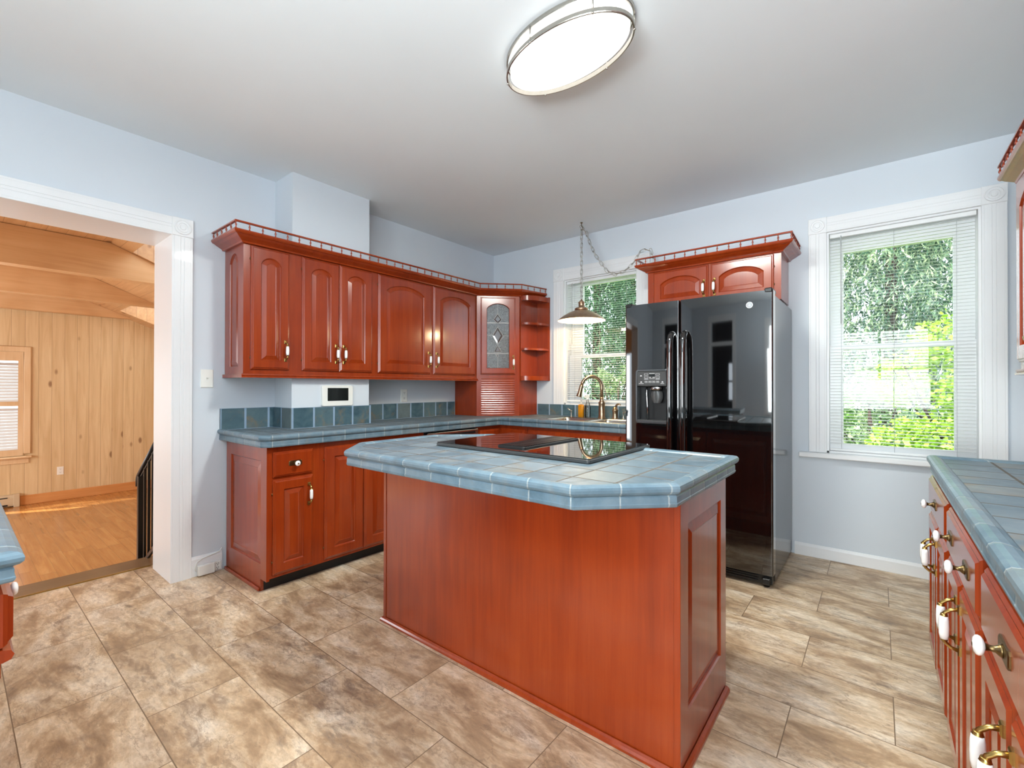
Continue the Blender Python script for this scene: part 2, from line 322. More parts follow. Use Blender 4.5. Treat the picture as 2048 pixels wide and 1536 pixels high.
# ---------------------------------------------------------------- mesh builder
class MB:
    def __init__(s):
        s.bm = bmesh.new(); s.uv = s.bm.loops.layers.uv.new('UVMap')
    def poly(s, pts, mat=0, uvs=None, smooth=False):
        vs = [s.bm.verts.new(p) for p in pts]
        return s._f(vs, mat, uvs, smooth)
    def _f(s, vs, mat=0, uvs=None, smooth=False):
        try: f = s.bm.faces.new(vs)
        except ValueError: return None
        f.material_index = mat; f.smooth = smooth
        if uvs:
            for l, u in zip(f.loops, uvs): l[s.uv].uv = u
        return f
    def box(s, x0, x1, y0, y1, z0, z1, mat=0, bev=0.0, seg=1):
        if x1 < x0: x0, x1 = x1, x0
        if y1 < y0: y0, y1 = y1, y0
        if z1 < z0: z0, z1 = z1, z0
        P = [(x0, y0, z0), (x1, y0, z0), (x1, y1, z0), (x0, y1, z0), (x0, y0, z1), (x1, y0, z1), (x1, y1, z1), (x0, y1, z1)]
        v = [s.bm.verts.new(p) for p in P]
        fs = [s._f([v[i] for i in q], mat) for q in ((3, 2, 1, 0), (4, 5, 6, 7), (0, 1, 5, 4), (1, 2, 6, 5), (2, 3, 7, 6), (3, 0, 4, 7))]
        if bev > 0:
            ed = list({e for f in fs for e in f.edges})
            r = bmesh.ops.bevel(s.bm, geom=ed, offset=bev, segments=seg, affect='EDGES', profile=0.5)
            for f in r['faces']: f.material_index = mat
        return s
    def rect_with_holes(s, to3, a0, a1, b0, b1, holes, mat=0):
        """flat sheet split round rectangular holes; to3(a,b) gives the point"""
        xs = sorted({a0, a1, *[h[0] for h in holes], *[h[1] for h in holes]}); ys = sorted({b0, b1, *[h[2] for h in holes], *[h[3] for h in holes]})
        V = {}
        def g(a, b):
            if (a, b) not in V: V[(a, b)] = s.bm.verts.new(to3(a, b))
            return V[(a, b)]
        for i in range(len(xs) - 1):
            for j in range(len(ys) - 1):
                cx, cy = (xs[i] + xs[i + 1]) / 2, (ys[j] + ys[j + 1]) / 2
                if any(h[0] < cx < h[1] and h[2] < cy < h[3] for h in holes): continue
                s._f([g(xs[i], ys[j]), g(xs[i + 1], ys[j]), g(xs[i + 1], ys[j + 1]), g(xs[i], ys[j + 1])], mat)
        return s
    def loft(s, loops, closed=True, cap0=False, cap1=False, mat=0, smooth=False, uvs=None, mats=None):
        rings = [[s.bm.verts.new(p) for p in L] for L in loops]
        n = len(loops[0])
        for i in range(len(rings) - 1):
            for j in range(n if closed else n - 1):
                k = (j + 1) % n
                u = None
                if uvs: u = [uvs(i, j), uvs(i, j + 1), uvs(i + 1, j + 1), uvs(i + 1, j)]
                s._f([rings[i][j], rings[i][k], rings[i + 1][k], rings[i + 1][j]], mats[i] if mats else mat, u, smooth)
        if cap0: s._f(list(reversed(rings[0])), mats[0] if mats else mat)
        if cap1: s._f(rings[-1], mats[-1] if mats else mat)
        return s
    def lathe(s, prof, c=(0, 0, 0), axis='z', n=20, mat=0, mats=None, smooth=True, sx=1.0, sy=1.0, caps=True):
        loops = []
        for r, h in prof:
            L = []
            for j in range(n):
                a = 2 * PI * j / n; p = (max(r, 1e-5) * math.cos(a) * sx, max(r, 1e-5) * math.sin(a) * sy, h)
                if axis == 'x': p = (p[2], p[0], p[1])
                if axis == 'y': p = (p[1], p[2], p[0])
                if axis == '-y': p = (p[0], -p[2], p[1])
                L.append((c[0] + p[0], c[1] + p[1], c[2] + p[2]))
            loops.append(L)
        return s.loft(loops, True, caps and prof[0][0] > 0.0005, caps and prof[-1][0] > 0.0005, mat, smooth, None, mats)
    def tube(s, path, r, n=8, mat=0, closed=False, smooth=True, caps=True):
        P = [Vector(p) for p in path]; K = len(P)
        rs = r if isinstance(r, (list, tuple)) else [r] * K
        T = []
        for i in range(K):
            a = P[(i - 1) % K] if (i or closed) else P[0]; b = P[(i + 1) % K] if (i < K - 1 or closed) else P[-1]
            T.append((b - a).normalized())
        up = Vector((0, 0, 1)) if abs(T[0].z) < 0.9 else Vector((1, 0, 0))
        nrm = T[0].cross(up).normalized(); loops = []
        for i in range(K):
            nrm = (nrm - T[i] * nrm.dot(T[i])).normalized(); bn = T[i].cross(nrm)
            loops.append([tuple(P[i] + (nrm * math.cos(2 * PI * j / n) + bn * math.sin(2 * PI * j / n)) * rs[i]) for j in range(n)])
        if closed: loops.append(loops[0])
        s.loft(loops, True, caps and not closed, caps and not closed, mat, smooth)
        return s
    def sweep(s, path, prof, closed=False, mat=0, smooth=False, tile=None, u0=0.0, caps=True):
        """prof (out, z) carried along a plan path with mitred corners; out points to the right of travel"""
        K = len(path); P = [Vector(p[:2]) for p in path]
        D = [(P[(i + 1) % K] - P[i]).normalized() for i in range(K if closed else K - 1)]
        loops = []; U = [u0]
        for i in range(K):
            d0 = D[i - 1] if (i > 0 or closed) else D[0]; d1 = D[i] if i < len(D) else D[-1]
            n0 = Vector((d0.y, -d0.x)); n1 = Vector((d1.y, -d1.x))
            mt = (n0 + n1) / (1 + n0.dot(n1))
            loops.append([(P[i].x + mt.x * o, P[i].y + mt.y * o, z) for o, z in prof])
        for i in range(1, K + (1 if closed else 0)): U.append(U[-1] + (P[i % K] - P[i - 1]).length)
        if closed: loops.append(loops[0])
        V = [0.0]
        for a, b in zip(prof, prof[1:]): V.append(V[-1] + math.hypot(b[0] - a[0], b[1] - a[1]))
        uvs = (lambda i, j: (U[i] / tile, 0.06 + 0.88 * V[j] / V[-1])) if tile else None
        s.loft(loops, False, False, False, mat, smooth, uvs)
        if caps and not closed:
            s._f([s.bm.verts.new(p) for p in loops[0]], mat); s._f([s.bm.verts.new(p) for p in reversed(loops[-1])], mat)
        return s
    def panel(s, Mp, a0, a1, b0, b1, t=0.02, arch=0.0, fw=0.055, fb=None, mat=0, base=0.0, outer=True, glass=False, bevel=0.034, top=None):
        """raised-panel cabinet door: Mp(a,b,c) maps width, height, outward depth into the root's frame"""
        fb = fb if fb is not None else fw; top = top if top is not None else fw
        n = 12 if arch else 2
        def ol(x0, x1, y0, y1, rise, c):
            L = [(x0, y0), (x1, y0), (x1, y1 - rise)]
            for j in range(1, n):
                q = 1 - 2.0 * j / n
                L.append(((x0 + x1) / 2 + q * (x1 - x0) / 2, y1 - rise + rise * (1 - q * q) ** 0.75))
            L.append((x0, y1 - rise))
            return [Mp(x, y, c) for x, y in L]
        loops = []
        if outer:
            loops += [ol(a0, a1, b0, b1, 0, base), ol(a0, a1, b0, b1, 0, base + t - 0.011), ol(a0 + .005, a1 - .005, b0 + .005, b1 - .005, 0, base + t - 0.006),
                      ol(a0 + .008, a1 - .008, b0 + .008, b1 - .008, 0, base + t - 0.006), ol(a0 + .014, a1 - .014, b0 + .014, b1 - .014, 0, base + t)]
        else: loops += [ol(a0, a1, b0, b1, 0, base), ol(a0, a1, b0, b1, 0, base + t)]
        o = (a0 + fw, a1 - fw, b0 + fb, b1 - top)
        def inn(d, c):
            k = max(0.0, (o[1] - o[0] - 2 * d) / (o[1] - o[0]))
            return ol(o[0] + d, o[1] - d, o[2] + d, o[3] - d, arch * k, c)
        loops += [inn(0, base + t), inn(0.003, base + t - 0.006)]
        if glass:
            loops += [inn(0.005, base + t - 0.016)]
            s.loft(loops, True, False, False, mat); return s
        loops += [inn(0.007, base + t - 0.010), inn(bevel, base + t - 0.001), inn(bevel + .003, base + t - 0.0025)]
        s.loft(loops, True, outer, True, mat)
        return s
    def build(s, name, mats, parent=None, origin=None, world=False, smooth=None):
        me = bpy.data.meshes.new(name)
        off = Vector((0, 0, 0))
        if parent is not None and world:
            r = parent
            while r.parent: r = r.parent
            off = Vector(r.location)
        elif origin is not None: off = Vector(origin)
        bmesh.ops.recalc_face_normals(s.bm, faces=s.bm.faces)
        for v in s.bm.verts: v.co -= off
        s.bm.to_mesh(me); s.bm.free()
        for mm in (mats if isinstance(mats, (list, tuple)) else [mats]): me.materials.append(M[mm] if isinstance(mm, str) else mm)
        o = bpy.data.objects.new(name, me); COL.objects.link(o)
        if parent is not None: o.parent = parent
        elif origin is not None: o.location = origin
        return o

def tag(o, label=None, cat=None, group=None, kind=None):
    if label: o['label'] = label
    if cat: o['category'] = cat
    if group: o['group'] = group
    if kind: o['kind'] = kind
    return o
def root(name, loc, label, cat, group=None, rotz=0.0, kind=None):
    o = bpy.data.objects.new(name, None); o.empty_display_size = 0.05; COL.objects.link(o)
    o.location = loc; o.rotation_euler = (0, 0, rotz)
    return tag(o, label, cat, group, kind)
def copy_tree(o, parent=None):
    c = o.copy(); COL.objects.link(c)
    if parent is not None: c.parent = parent
    for ch in list(o.children): copy_tree(ch, c)
    return c
# ================================================================ the setting
H = 2.722; XR = 4.265; YR = -6.6
b = MB(); b.box(-0.43, XR + .1, YR - .1, 0.1, -0.12, 0.0); tag(b.build('floor', 'floor'), kind='structure')
b = MB(); b.box(-0.36, XR + .2, YR - .2, 0.2, H, H + .16); tag(b.build('ceiling', 'ceil'), kind='structure')

def wall(name, mat, to_front, to_back, a0, a1, b0, b1, holes):
    w = MB(); w.rect_with_holes(to_front, a0, a1, b0, b1, holes); w.rect_with_holes(to_back, a0, a1, b0, b1, holes)
    for h in holes:
        for p, q in (((h[0], h[2]), (h[0], h[3])), ((h[0], h[3]), (h[1], h[3])), ((h[1], h[3]), (h[1], h[2])), ((h[1], h[2]), (h[0], h[2]))):
            w.poly([to_front(*p), to_front(*q), to_back(*q), to_back(*p)])
    return tag(w.build(name, mat), kind='structure')

W1 = (0.955, 1.733, 1.045, 2.30); W2 = (3.153, 3.925, 0.76, 2.325)
wall('wall_back', 'wall', lambda a, z: (a, 0, z), lambda a, z: (a, 0.2, z), 0.0, XR, 0.0, H, [W1, W2])
DOOR = (-4.56, -3.06, -0.0, 2.17)
wl_ = MB()
wl_.rect_with_holes(lambda a, z: (0, a, z), YR, 0.0, 0.0, H, [(-4.56, -3.06, -0.001, 2.17)])
tag(wl_.build('wall_left', 'wall'), kind='structure')
wall('wall_right', 'wall', lambda a, z: (XR, a, z), lambda a, z: (XR + .16, a, z), YR, 0.0, 0.0, H, [(-6.1, -4.6, 0.85, 2.35)])
wall('wall_rear', 'wall', lambda a, z: (a, YR, z), lambda a, z: (a, YR - .16, z), 0.0, XR, 0.0, H, [(2.72, 4.18, 0.8, 2.3), (0.78, 1.56, 0.0, 2.42)])
b = MB(); b.box(-0.01, 0.262, -2.43, -1.815, 0.0, H - .001); tag(b.build('wall_chimney', 'wall'), kind='structure')

# a dim stairwell behind the rear doorway, with its transom bar
b = MB()
for q in ([(0.5, YR - .16, 0), (0.5, YR - 1.6, 0), (0.5, YR - 1.6, 2.6), (0.5, YR - .16, 2.6)], [(1.9, YR - .16, 0), (1.9, YR - 1.6, 0), (1.9, YR - 1.6, 2.6), (1.9, YR - .16, 2.6)],
          [(0.5, YR - .16, 2.6), (1.9, YR - .16, 2.6), (1.9, YR - 1.6, 2.6), (0.5, YR - 1.6, 2.6)],
          [(0.5, YR - .16, 0.0), (1.9, YR - .16, 0.0), (1.9, YR - 1.6, 0.0), (0.5, YR - 1.6, 0.0)]): b.poly(q)
b.rect_with_holes(lambda a, z: (a, YR - 1.6, z), .5, 1.9, 0, 2.6, [(1.08, 1.34, .95, 1.32), (1.08, 1.34, 1.36, 1.72)])
tag(b.build('wall_stairwell', 'dark_opening'), kind='structure')
b = MB()
b.box(.66, .78, YR, YR + .022, 0, 2.42); b.box(1.56, 1.68, YR, YR + .022, 0, 2.42); b.box(.66, 1.68, YR, YR + .024, 2.42, 2.54)
b.box(.78, 1.56, YR - .1, YR - .03, 1.98, 2.05)
d2 = tag(b.build('door_2', 'trim'), kind='structure')
b = MB()
for z0, z1 in ((.85, .88), (1.28, 1.31), (1.72, 1.75), (2.32, 2.35)): b.box(XR + .03, XR + .07, -6.1, -4.6, z0, z1)
for y in (-6.1, -5.37, -4.63): b.box(XR + .031, XR + .069, y, y + .03, .85, 2.35)
tag(b.build('window_3', 'trim'), kind='structure')  # unseen window frame, added to let light in from the right
b = MB()
for z0, z1 in ((.8, .84), (1.53, 1.57), (2.26, 2.3)): b.box(2.72, 4.18, YR - .01, YR + .02, z0, z1)
for x in (2.72, 3.43, 4.14): b.box(x, x + .04, YR - .009, YR + .019, .8, 2.3)
for x0, x1, z0, z1 in ((2.61, 2.72, .8, 2.41), (4.18, 4.26, .8, 2.41), (2.72, 4.18, 2.3, 2.41), (2.58, 4.26, .75, .8)): b.box(x0, x1, YR, YR + .022, z0, z1)
tag(b.build('window_4', 'trim'), kind='structure')  # unseen window added behind the camera for the rear fill light

# fluted casing drawn across its width a, along its length l, thickness c
FL = [(0, 0), (0, .017), (.015, .02), (.10, .02), (.112, .0192), (.124, .02), (.40, .02), (.42, .0180), (.44, .0195), (.56, .0195), (.58, .0180), (.60, .02), (.876, .02), (.888, .0192), (.90, .02), (.985, .02), (1, .017), (1, 0)]
def casing(mb, Mp, a0, a1, l0, l1):
    w = a1 - a0
    mb.loft([[Mp(a0 + p * w, l, c) for p, c in FL] for l in (l0, l1)], True, True, True)
def rosette(name, Mp, a, l, h, parent):
    r = MB(); q = h / 2
    r.loft([[Mp(a + sx * k, l + sz * k, c) for sx, sz in ((-1, -1), (1, -1), (1, 1), (-1, 1))] for k, c in ((q, 0), (q, .0215), (q - .003, .0245))], True, True, True)
    prof = [(.80, .027), (.78, .030), (.70, .030), (.67, .027), (.56, .027), (.54, .030), (.44, .030), (.41, .0265), (.30, .0265), (.27, .031), (.14, .032), (.0, .033)]
    L = [[Mp(a + math.cos(2 * PI * j / 28) * k * q + 1e-5 * j, l + math.sin(2 * PI * j / 28) * k * q, c) for j in range(28)] for k, c in prof[:-1]]
    r.loft(L, True, False, True)
    return r.build(name, 'trim', parent)

# ---- doorway to the pine room: casing, jamb lining, threshold
t = root('trim_1', (0, 0, 0), None, None, kind='structure')
XL = lambda a, l, c: (c, a, l)
b = MB(); casing(b, XL, -3.060, -2.948, 0.0, 2.170); b.build('side_casing', 'trim', t)
b = MB(); casing(b, lambda a, l, c: (c, l, a), 2.170, 2.282, -4.56, -3.062); b.build('head_casing', 'trim', t)
b = MB(); casing(b, XL, -4.672, -4.56, 0.0, 2.170); b.build('side_casing', 'trim', t)
rosette('rosette', XL, -3.004, 2.227, .116, t)
b = MB(); b.box(-.36, 0.0, -3.06, -3.045, 0.0, 2.17); b.build('jamb', 'trim', t)
b = MB(); b.box(-.36, 0.0, -4.575, -4.56, 0.0, 2.17); b.build('jamb', 'trim', t)
b = MB(); b.box(-.36, 0.0, -4.56, -3.06, 2.17, 2.185); b.build('head_jamb', 'trim', t)
b = MB(); b.box(-.64, -.43, -4.6, -2.95, -.045, 0.006, bev=.006); b.build('threshold', 'oak_strip', t)
b = MB(); b.box(-.435, -.424, -4.56, -3.06, 0.0, 0.007); b.build('brass_strip', 'brass', t)

# ---- windows
YB = lambda a, l, c: (a, -c, l)
def window(name, o, glass, wc, sill, meet):
    x0, x1, z0, z1 = o; g0, g1, q0, q1 = glass
    w = root(name, (0, 0, 0), None, None, kind='structure')
    b = MB(); casing(b, YB, x0 - wc, x0, z0, z1); b.build('casing', 'trim', w)
    b = MB(); casing(b, YB, x1, x1 + wc, z0, z1); b.build('casing', 'trim', w)
    b = MB(); casing(b, lambda a, l, c: (l, -c, a), z1, z1 + wc, x0, x1); b.build('head_casing', 'trim', w)
    for xx in (x0 - wc / 2, x1 + wc / 2): rosette('rosette', YB, xx, z1 + wc / 2, wc + .004, w)
    b = MB(); b.box(x0, x0 + .012, 0.0, .19, z0, z1); b.box(x1 - .012, x1, 0.0, .19, z0, z1); b.box(x0 + .012, x1 - .012, 0, .19, z1 - .012, z1); b.build('jamb', 'trim', w)
    b = MB(); b.box(sill[0], sill[1], -sill[4], .0, sill[2], sill[3], bev=.006); b.box(x0, x1, .0, .19, z0 - .001, z0 + .012); b.build('sill', 'trim', w)
    # upper sash further out, lower sash in front of it
    for y0, lo, hi, nm in ((.115, meet + .018, q1, 'upper_sash'), (.08, q0, meet - .018, 'lower_sash')):
        s = MB(); top = z1 - .012 if nm == 'upper_sash' else meet + .018; bot = meet - .018 if nm == 'upper_sash' else z0 + .012
        s.rect_with_holes(lambda a, z: (a, y0, z), x0 + .012, x1 - .012, bot, top, [(g0, g1, lo, hi)])
        s.rect_with_holes(lambda a, z: (a, y0 + .03, z), x0 + .012, x1 - .012, bot, top, [(g0, g1, lo, hi)])
        for p, q in (((g0, lo), (g0, hi)), ((g0, hi), (g1, hi)), ((g1, hi), (g1, lo)), ((g1, lo), (g0, lo))): s.poly([(p[0], y0, p[1]), (q[0], y0, q[1]), (q[0], y0 + .03, q[1]), (p[0], y0 + .03, p[1])])
        s.poly([(x0 + .012, y0, bot), (x1 - .012, y0, bot), (x1 - .012, y0 + .03, bot), (x0 + .012, y0 + .03, bot)]); s.poly([(x0 + .012, y0, top), (x1 - .012, y0, top), (x1 - .012, y0 + .03, top), (x0 + .012, y0 + .03, top)])
        so = s.build(nm, 'trim', w)
        p = MB(); p.poly([(g0, y0 + .015, lo), (g1, y0 + .015, lo), (g1, y0 + .015, hi), (g0, y0 + .015, hi)]); p.build('pane', 'pane', so)
    b = MB(); b.box((x0 + x1) / 2 - .025, (x0 + x1) / 2 + .025, .07, .08, meet + .002, meet + .016, bev=.003); b.build('sash_lock', 'trim', w)
    return w
window('window_1', W1, (1.105, 1.672, 1.10, 2.245), .122, (.845, 1.845, 1.028, 1.045, .012), 1.53)
window('window_2', W2, (3.243, 3.813, .822, 2.190), .108, (2.985, 4.07, .722, .758, .062), 1.508)

def blind(label, o, y=.035, pitch=.0215, tilt=0.10, cords=()):
    x0, x1, z0, z1 = o[0] + .016, o[1] - .016, o[2] + .012, o[3] - .012
    r = root('window_blind', ((x0 + x1) / 2, y, z0), label, 'window blind', 'white mini blinds in the kitchen windows')
    b = MB(); b.box(x0, x1, y - .014, y + .014, z1 - .028, z1, bev=.002); b.build('headrail', 'blind', r, world=True)
    s = MB(); z = z1 - .045
    while z > z0 + .035:
        dz = .0125 * math.sin(tilt); 
        s.loft([[(xx, y - .0125, z - dz), (xx, y - .004, z + .0016 - dz * .3), (xx, y + .004, z + .0016 + dz * .3), (xx, y + .0125, z + dz), (xx, y + .004, z + .0006 + dz * .3), (xx, y - .004, z + .0006 - dz * .3)] for xx in (x0 + .003, x1 - .003)], True, True, True)
        z -= pitch
    s.build('slats', 'blind', r, world=True)
    b = MB(); b.box(x0, x1, y - .012, y + .012, z0 + .004, z0 + .018, bev=.002); b.build('bottom_rail', 'blind', r, world=True)
    for xx in cords:
        c = MB(); c.tube([(xx, y - .0135, z1 - .03), (xx, y - .0135, z0 + .018)], .0011, 5); c.build('ladder_cord', 'cord', r, world=True)
    c = MB(); c.tube([(x0 + .065, y - .022, z1 - .02), (x0 + .066, y - .024, z1 - .64)], .0035, 6); c.build('tilt_wand', 'clear' if False else 'cord', r, world=True)
    return r
blind('white mini blind in the window behind the sink faucet', (W1[0], W1[1], W1[2] + .015, W1[3]), cords=(1.06, 1.34, 1.62))
blind('white mini blind in the window right of the fridge', W2, cords=(3.235, 3.52, 3.82))

# ---- baseboards
BP = [(0, 0), (.014, 0), (.016, .004), (.016, .072), (.010, .082), (.006, .089), (0, .089)]
b = MB(); b.sweep([(2.955, -0.0001), (XR, -0.0001)], BP); tag(b.build('baseboard_back', 'trim'), kind='structure')
BP2 = [(0, 0), (.016, 0), (.016, .108), (.010, .118), (.006, .126), (0, .126)]
b = MB(); b.sweep([(0.0001, -2.948), (0.0001, -2.772)], BP2); b.sweep([(0.0001, YR), (0.0001, -4.672)], BP2); tag(b.build('baseboard_left', 'trim'), kind='structure')

# ================================================================ pine room three steps down
ZF = -.466
b = MB(); b.box(-6.1, -.9, -6.5, -1.1, ZF - .1, ZF); tag(b.build('floor_oak', 'oak_floor'), kind='structure')
b = MB(); b.box(-.92, -.64, -4.9, -2.6, -.20, -.155, bev=.004); b.box(-1.2, -.92, -4.9, -2.6, -.355, -.31, bev=.004)
b.box(-.66, -.64, -4.9, -2.6, -.155, -.045); b.box(-.94, -.92, -4.9, -2.6, -.31, -.20); b.box(-1.22, -1.20, -4.9, -2.6, ZF, -.355)
tag(b.build('trim_steps', 'oak_strip'), kind='structure')
RZ = lambda y: min(2.637, 3.037 - .4 * (y + 3.9335))
b = MB(); b.rect_with_holes(lambda a, z: (-6.01, a, z), -6.5, -1.1, ZF, 2.7, [(-4.30, -3.254, .30, 1.66)]); tag(b.build('wall_far', 'pine_wall'), kind='structure')
b = MB(); b.poly([(-6.1, -1.15, ZF), (-.36, -1.15, ZF), (-.36, -1.15, 2.7), (-6.1, -1.15, 2.7)]); tag(b.build('wall_pine_side', 'pine_wall'), kind='structure')
b = MB(); b.rect_with_holes(lambda a, z: (a, -6.5, z), -6.1, -.36, ZF, 2.7, [(-4.8, -1.6, 0.05, 1.95)]); tag(b.build('wall_pine_rear', 'pine_wall'), kind='structure')  # opening added in this unseen wall for the pine fill lamp
b = MB(); b.rect_with_holes(lambda a, z: (-.36, a, z), -6.6, -1.1, ZF, 2.75, [(-4.575, -3.045, ZF - .001, 2.185)]); tag(b.build('wall_pine_near', 'pine_wall'), kind='structure')
SKY = [(-2.40, -1.30, -2.765, -2.10), (-5.60, -4.45, -2.28, -1.62)]
b = MB()
b.rect_with_holes(lambda a, y: (a, y, 2.637), -6.1, -.36, -6.5, -2.934, [])
b.rect_with_holes(lambda a, y: (a, y, 3.037 - .4 * (y + 3.9335)), -6.1, -.36, -2.934, -1.1, SKY)
for h in SKY:
    z_ = lambda y: 3.037 - .4 * (y + 3.9335)
    for p, q in (((h[0], h[2]), (h[0], h[3])), ((h[0], h[3]), (h[1], h[3])), ((h[1], h[3]), (h[1], h[2])), ((h[1], h[2]), (h[0], h[2]))):
        b.poly([(p[0], p[1], z_(p[1])), (q[0], q[1], z_(q[1])), (q[0], q[1], z_(q[1]) + .30), (p[0], p[1], z_(p[1]) + .30)])
tag(b.build('ceiling_pine', 'pine_ceiling'), kind='structure')
for i, h in enumerate(SKY):
    b = MB(); z_ = lambda y: 3.037 - .4 * (y + 3.9335) + .29
    b.poly([(h[0], h[2], z_(h[2])), (h[1], h[2], z_(h[2])), (h[1], h[3], z_(h[3])), (h[0], h[3], z_(h[3]))]); tag(b.build('window_%d' % (6 + i), 'pane'), kind='structure')
for xb in (-2.44, -4.19, -5.84):
    b = MB(); pr = [(-6.4, 2.293), (-2.075, 2.293), (-2.934, 2.633), (-6.4, 2.633)]
    b.loft([[(xb, y, z) for y, z in pr], [(xb - .14, y, z) for y, z in pr]], True, True, True)
    tag(b.build('ceiling_beam', 'pine_beam'), kind='structure')
b = MB(); b.box(-6.009, -5.992, -3.28, -1.15, ZF, ZF + .135, bev=.004); tag(b.build('baseboard_far', 'honey'), kind='structure')

# pine room window with louvred shutter
w = root('window_5', (0, 0, 0), None, None, kind='structure')
XF = lambda a, l, c: (-6.01 + c, a, l)
b = MB(); b.box(-6.01, -5.985, -3.254, -3.178, .26, 1.775, bev=.008); b.build('casing', 'pine_trim', w)
b = MB(); b.box(-6.01, -5.984, -4.4, -3.178, 1.70, 1.78, bev=.008); b.build('head_casing', 'pine_trim', w)
b = MB(); b.box(-6.01, -5.94, -4.42, -3.17, .205, .232, bev=.006); b.box(-6.01, -5.99, -4.38, -3.2, .13, .205); b.build('sill', 'pine_trim', w)
b = MB(); b.poly([(-6.08, -4.3, .26), (-6.08, -3.25, .26), (-6.08, -3.25, 1.7), (-6.08, -4.3, 1.7)]); b.build('pane', 'pane', w)
sh = root('window_shutter', (-5.99, -3.62, .26), 'pale pine louvred shutter over the pine room window', 'shutter')
b = MB(); b.rect_with_holes(lambda a, z: (-5.985, a, z), -3.99, -3.255, .24, 1.70, [(-3.93, -3.305, .326, .94), (-3.93, -3.305, 1.003, 1.574)])
b.rect_with_holes(lambda a, z: (-6.01, a, z), -3.99, -3.255, .24, 1.70, [(-3.93, -3.305, .326, .94), (-3.93, -3.305, 1.003, 1.574)])
b.build('shutter_frame', 'pine_trim', sh, world=True)
b = MB()
for z0, z1 in ((.326, .94), (1.003, 1.574)):
    z = z0 + .02
    while z < z1 - .01:
        b.loft([[(-5.984, yy, z - .020), (-5.981, yy, z - .017), (-5.999, yy, z + .019), (-6.002, yy, z + .016)] for yy in (-3.93, -3.305)], True, True, True); z += .042
b.build('louvres', 'louvre', sh, world=True)
# heater, outlet
h = root('baseboard_heater', (-5.95, -4.3, ZF), 'beige baseboard heater under the pine room window', 'heater')
b = MB(); b.loft([[(-6.01, y, ZF + .02), (-5.945, y, ZF + .02), (-5.94, y, ZF + .045), (-5.94, y, ZF + .125), (-5.955, y, ZF + .135), (-5.965, y, ZF + .168), (-6.01, y, ZF + .172)] for y in (-5.3, -3.34)], True, True, True); b.build('cover', 'heater', h, world=True)
b = MB(); b.box(-5.951, -5.945, -5.2, -3.40, ZF + .128, ZF + .142); b.box(-5.9445, -5.938, -5.2, -3.40, ZF + .024, ZF + .044); b.build('grille', 'black', h, world=True)
b = MB(); b.box(-6.01, -5.932, -3.345, -3.285, ZF, ZF + .178, bev=.004); b.build('end_cap', 'heater', h, world=True)

def outlet(label, Mp, a, z, w=.072, hh=.118, group=None, mat='white_plastic'):
    o = root('wall_outlet', Mp(a, z, 0), label, 'outlet', group)
    b = MB(); b.loft([[Mp(a + sx * (w / 2 - d), z + sz * (hh / 2 - d), c) for sx, sz in ((-1, -1), (1, -1), (1, 1), (-1, 1))] for d, c in ((0, 0), (0, .004), (.003, .006))], True, True, True)
    b.build('cover_plate', mat, o, world=True)
    for dz in (.024, -.024):
        b = MB(); L = [[Mp(a + math.cos(2 * PI * j / 20) * .0165 + j * 1e-6, z + dz + max(-.0125, min(.0125, math.sin(2 * PI * j / 20) * .0165)), c) for j in range(20)] for c in (.005, .0085)]
        b.loft(L, True, True, True); sk = b.build('socket', mat, o, world=True)
        s = MB()
        for da, w2, h2 in ((-.006, .0012, .004), (.006, .0012, .0045)):
            s.loft([[Mp(a + da + sx * w2, z + dz + .003 + sz * h2, c) for sx, sz in ((-1, -1), (1, -1), (1, 1), (-1, 1))] for c in (.0082, .009)], True, True, True)
        s.loft([[Mp(a + math.cos(2 * PI * j / 10) * .0025, z + dz - .0075 + math.sin(2 * PI * j / 10) * .0025, c) for j in range(10)] for c in (.0082, .009)], True, True, True)
        s.build('slots', 'black', sk, world=True)
    return o
outlet('white outlet low on the knotty pine wall', lambda a, z, c: (-6.01 + c, a, z), -2.873, -.032)
outlet('ivory double outlet above the blue backsplash under the wide-door wall cabinet', lambda a, z, c: (c, a, z), -1.268, 1.140)

# iron stair rail
r = root('stair_railing', (-.8, -3.03, ZF), 'black iron stair railing just beyond the white doorway jamb', 'railing')
yr = -3.03; sl = .22 / .345
def zt(x): return .556 + (x + .867) * sl
def zb(x): return -.100 + (x + .811) * sl
b = MB(); b.tube([(-.885, yr, .475), (-.888, yr, .515), (-.877, yr, .545), (-.86, yr, .563), (-.38, yr, zt(-.38))], .017, 8); b.build('handrail', 'iron', r, world=True)
b = MB(); b.loft([[(x, yr - .006, zt(x) - .045), (x, yr + .006, zt(x) - .045), (x, yr + .006, zt(x) - .033), (x, yr - .006, zt(x) - .033)] for x in (-.82, -.38)], True, True, True); b.build('top_bar', 'iron', r, world=True)
b = MB(); b.loft([[(x, yr - .008, zb(x) - .03), (x, yr + .008, zb(x) - .03), (x, yr + .008, zb(x)), (x, yr - .008, zb(x))] for x in (-.815, -.38)], True, True, True); b.build('bottom_bar', 'iron', r, world=True)
b = MB(); b.box(-.835, -.795, yr - .018, yr + .018, ZF, zt(-.815) - .03); b.build('newel_post', 'iron', r, world=True)
for x in (-.70, -.60, -.50, -.41):
    b = MB(); b.box(x - .008, x + .008, yr - .008, yr + .008, zb(x) - .01, zt(x) - .03); b.build('baluster', 'iron', r, world=True)

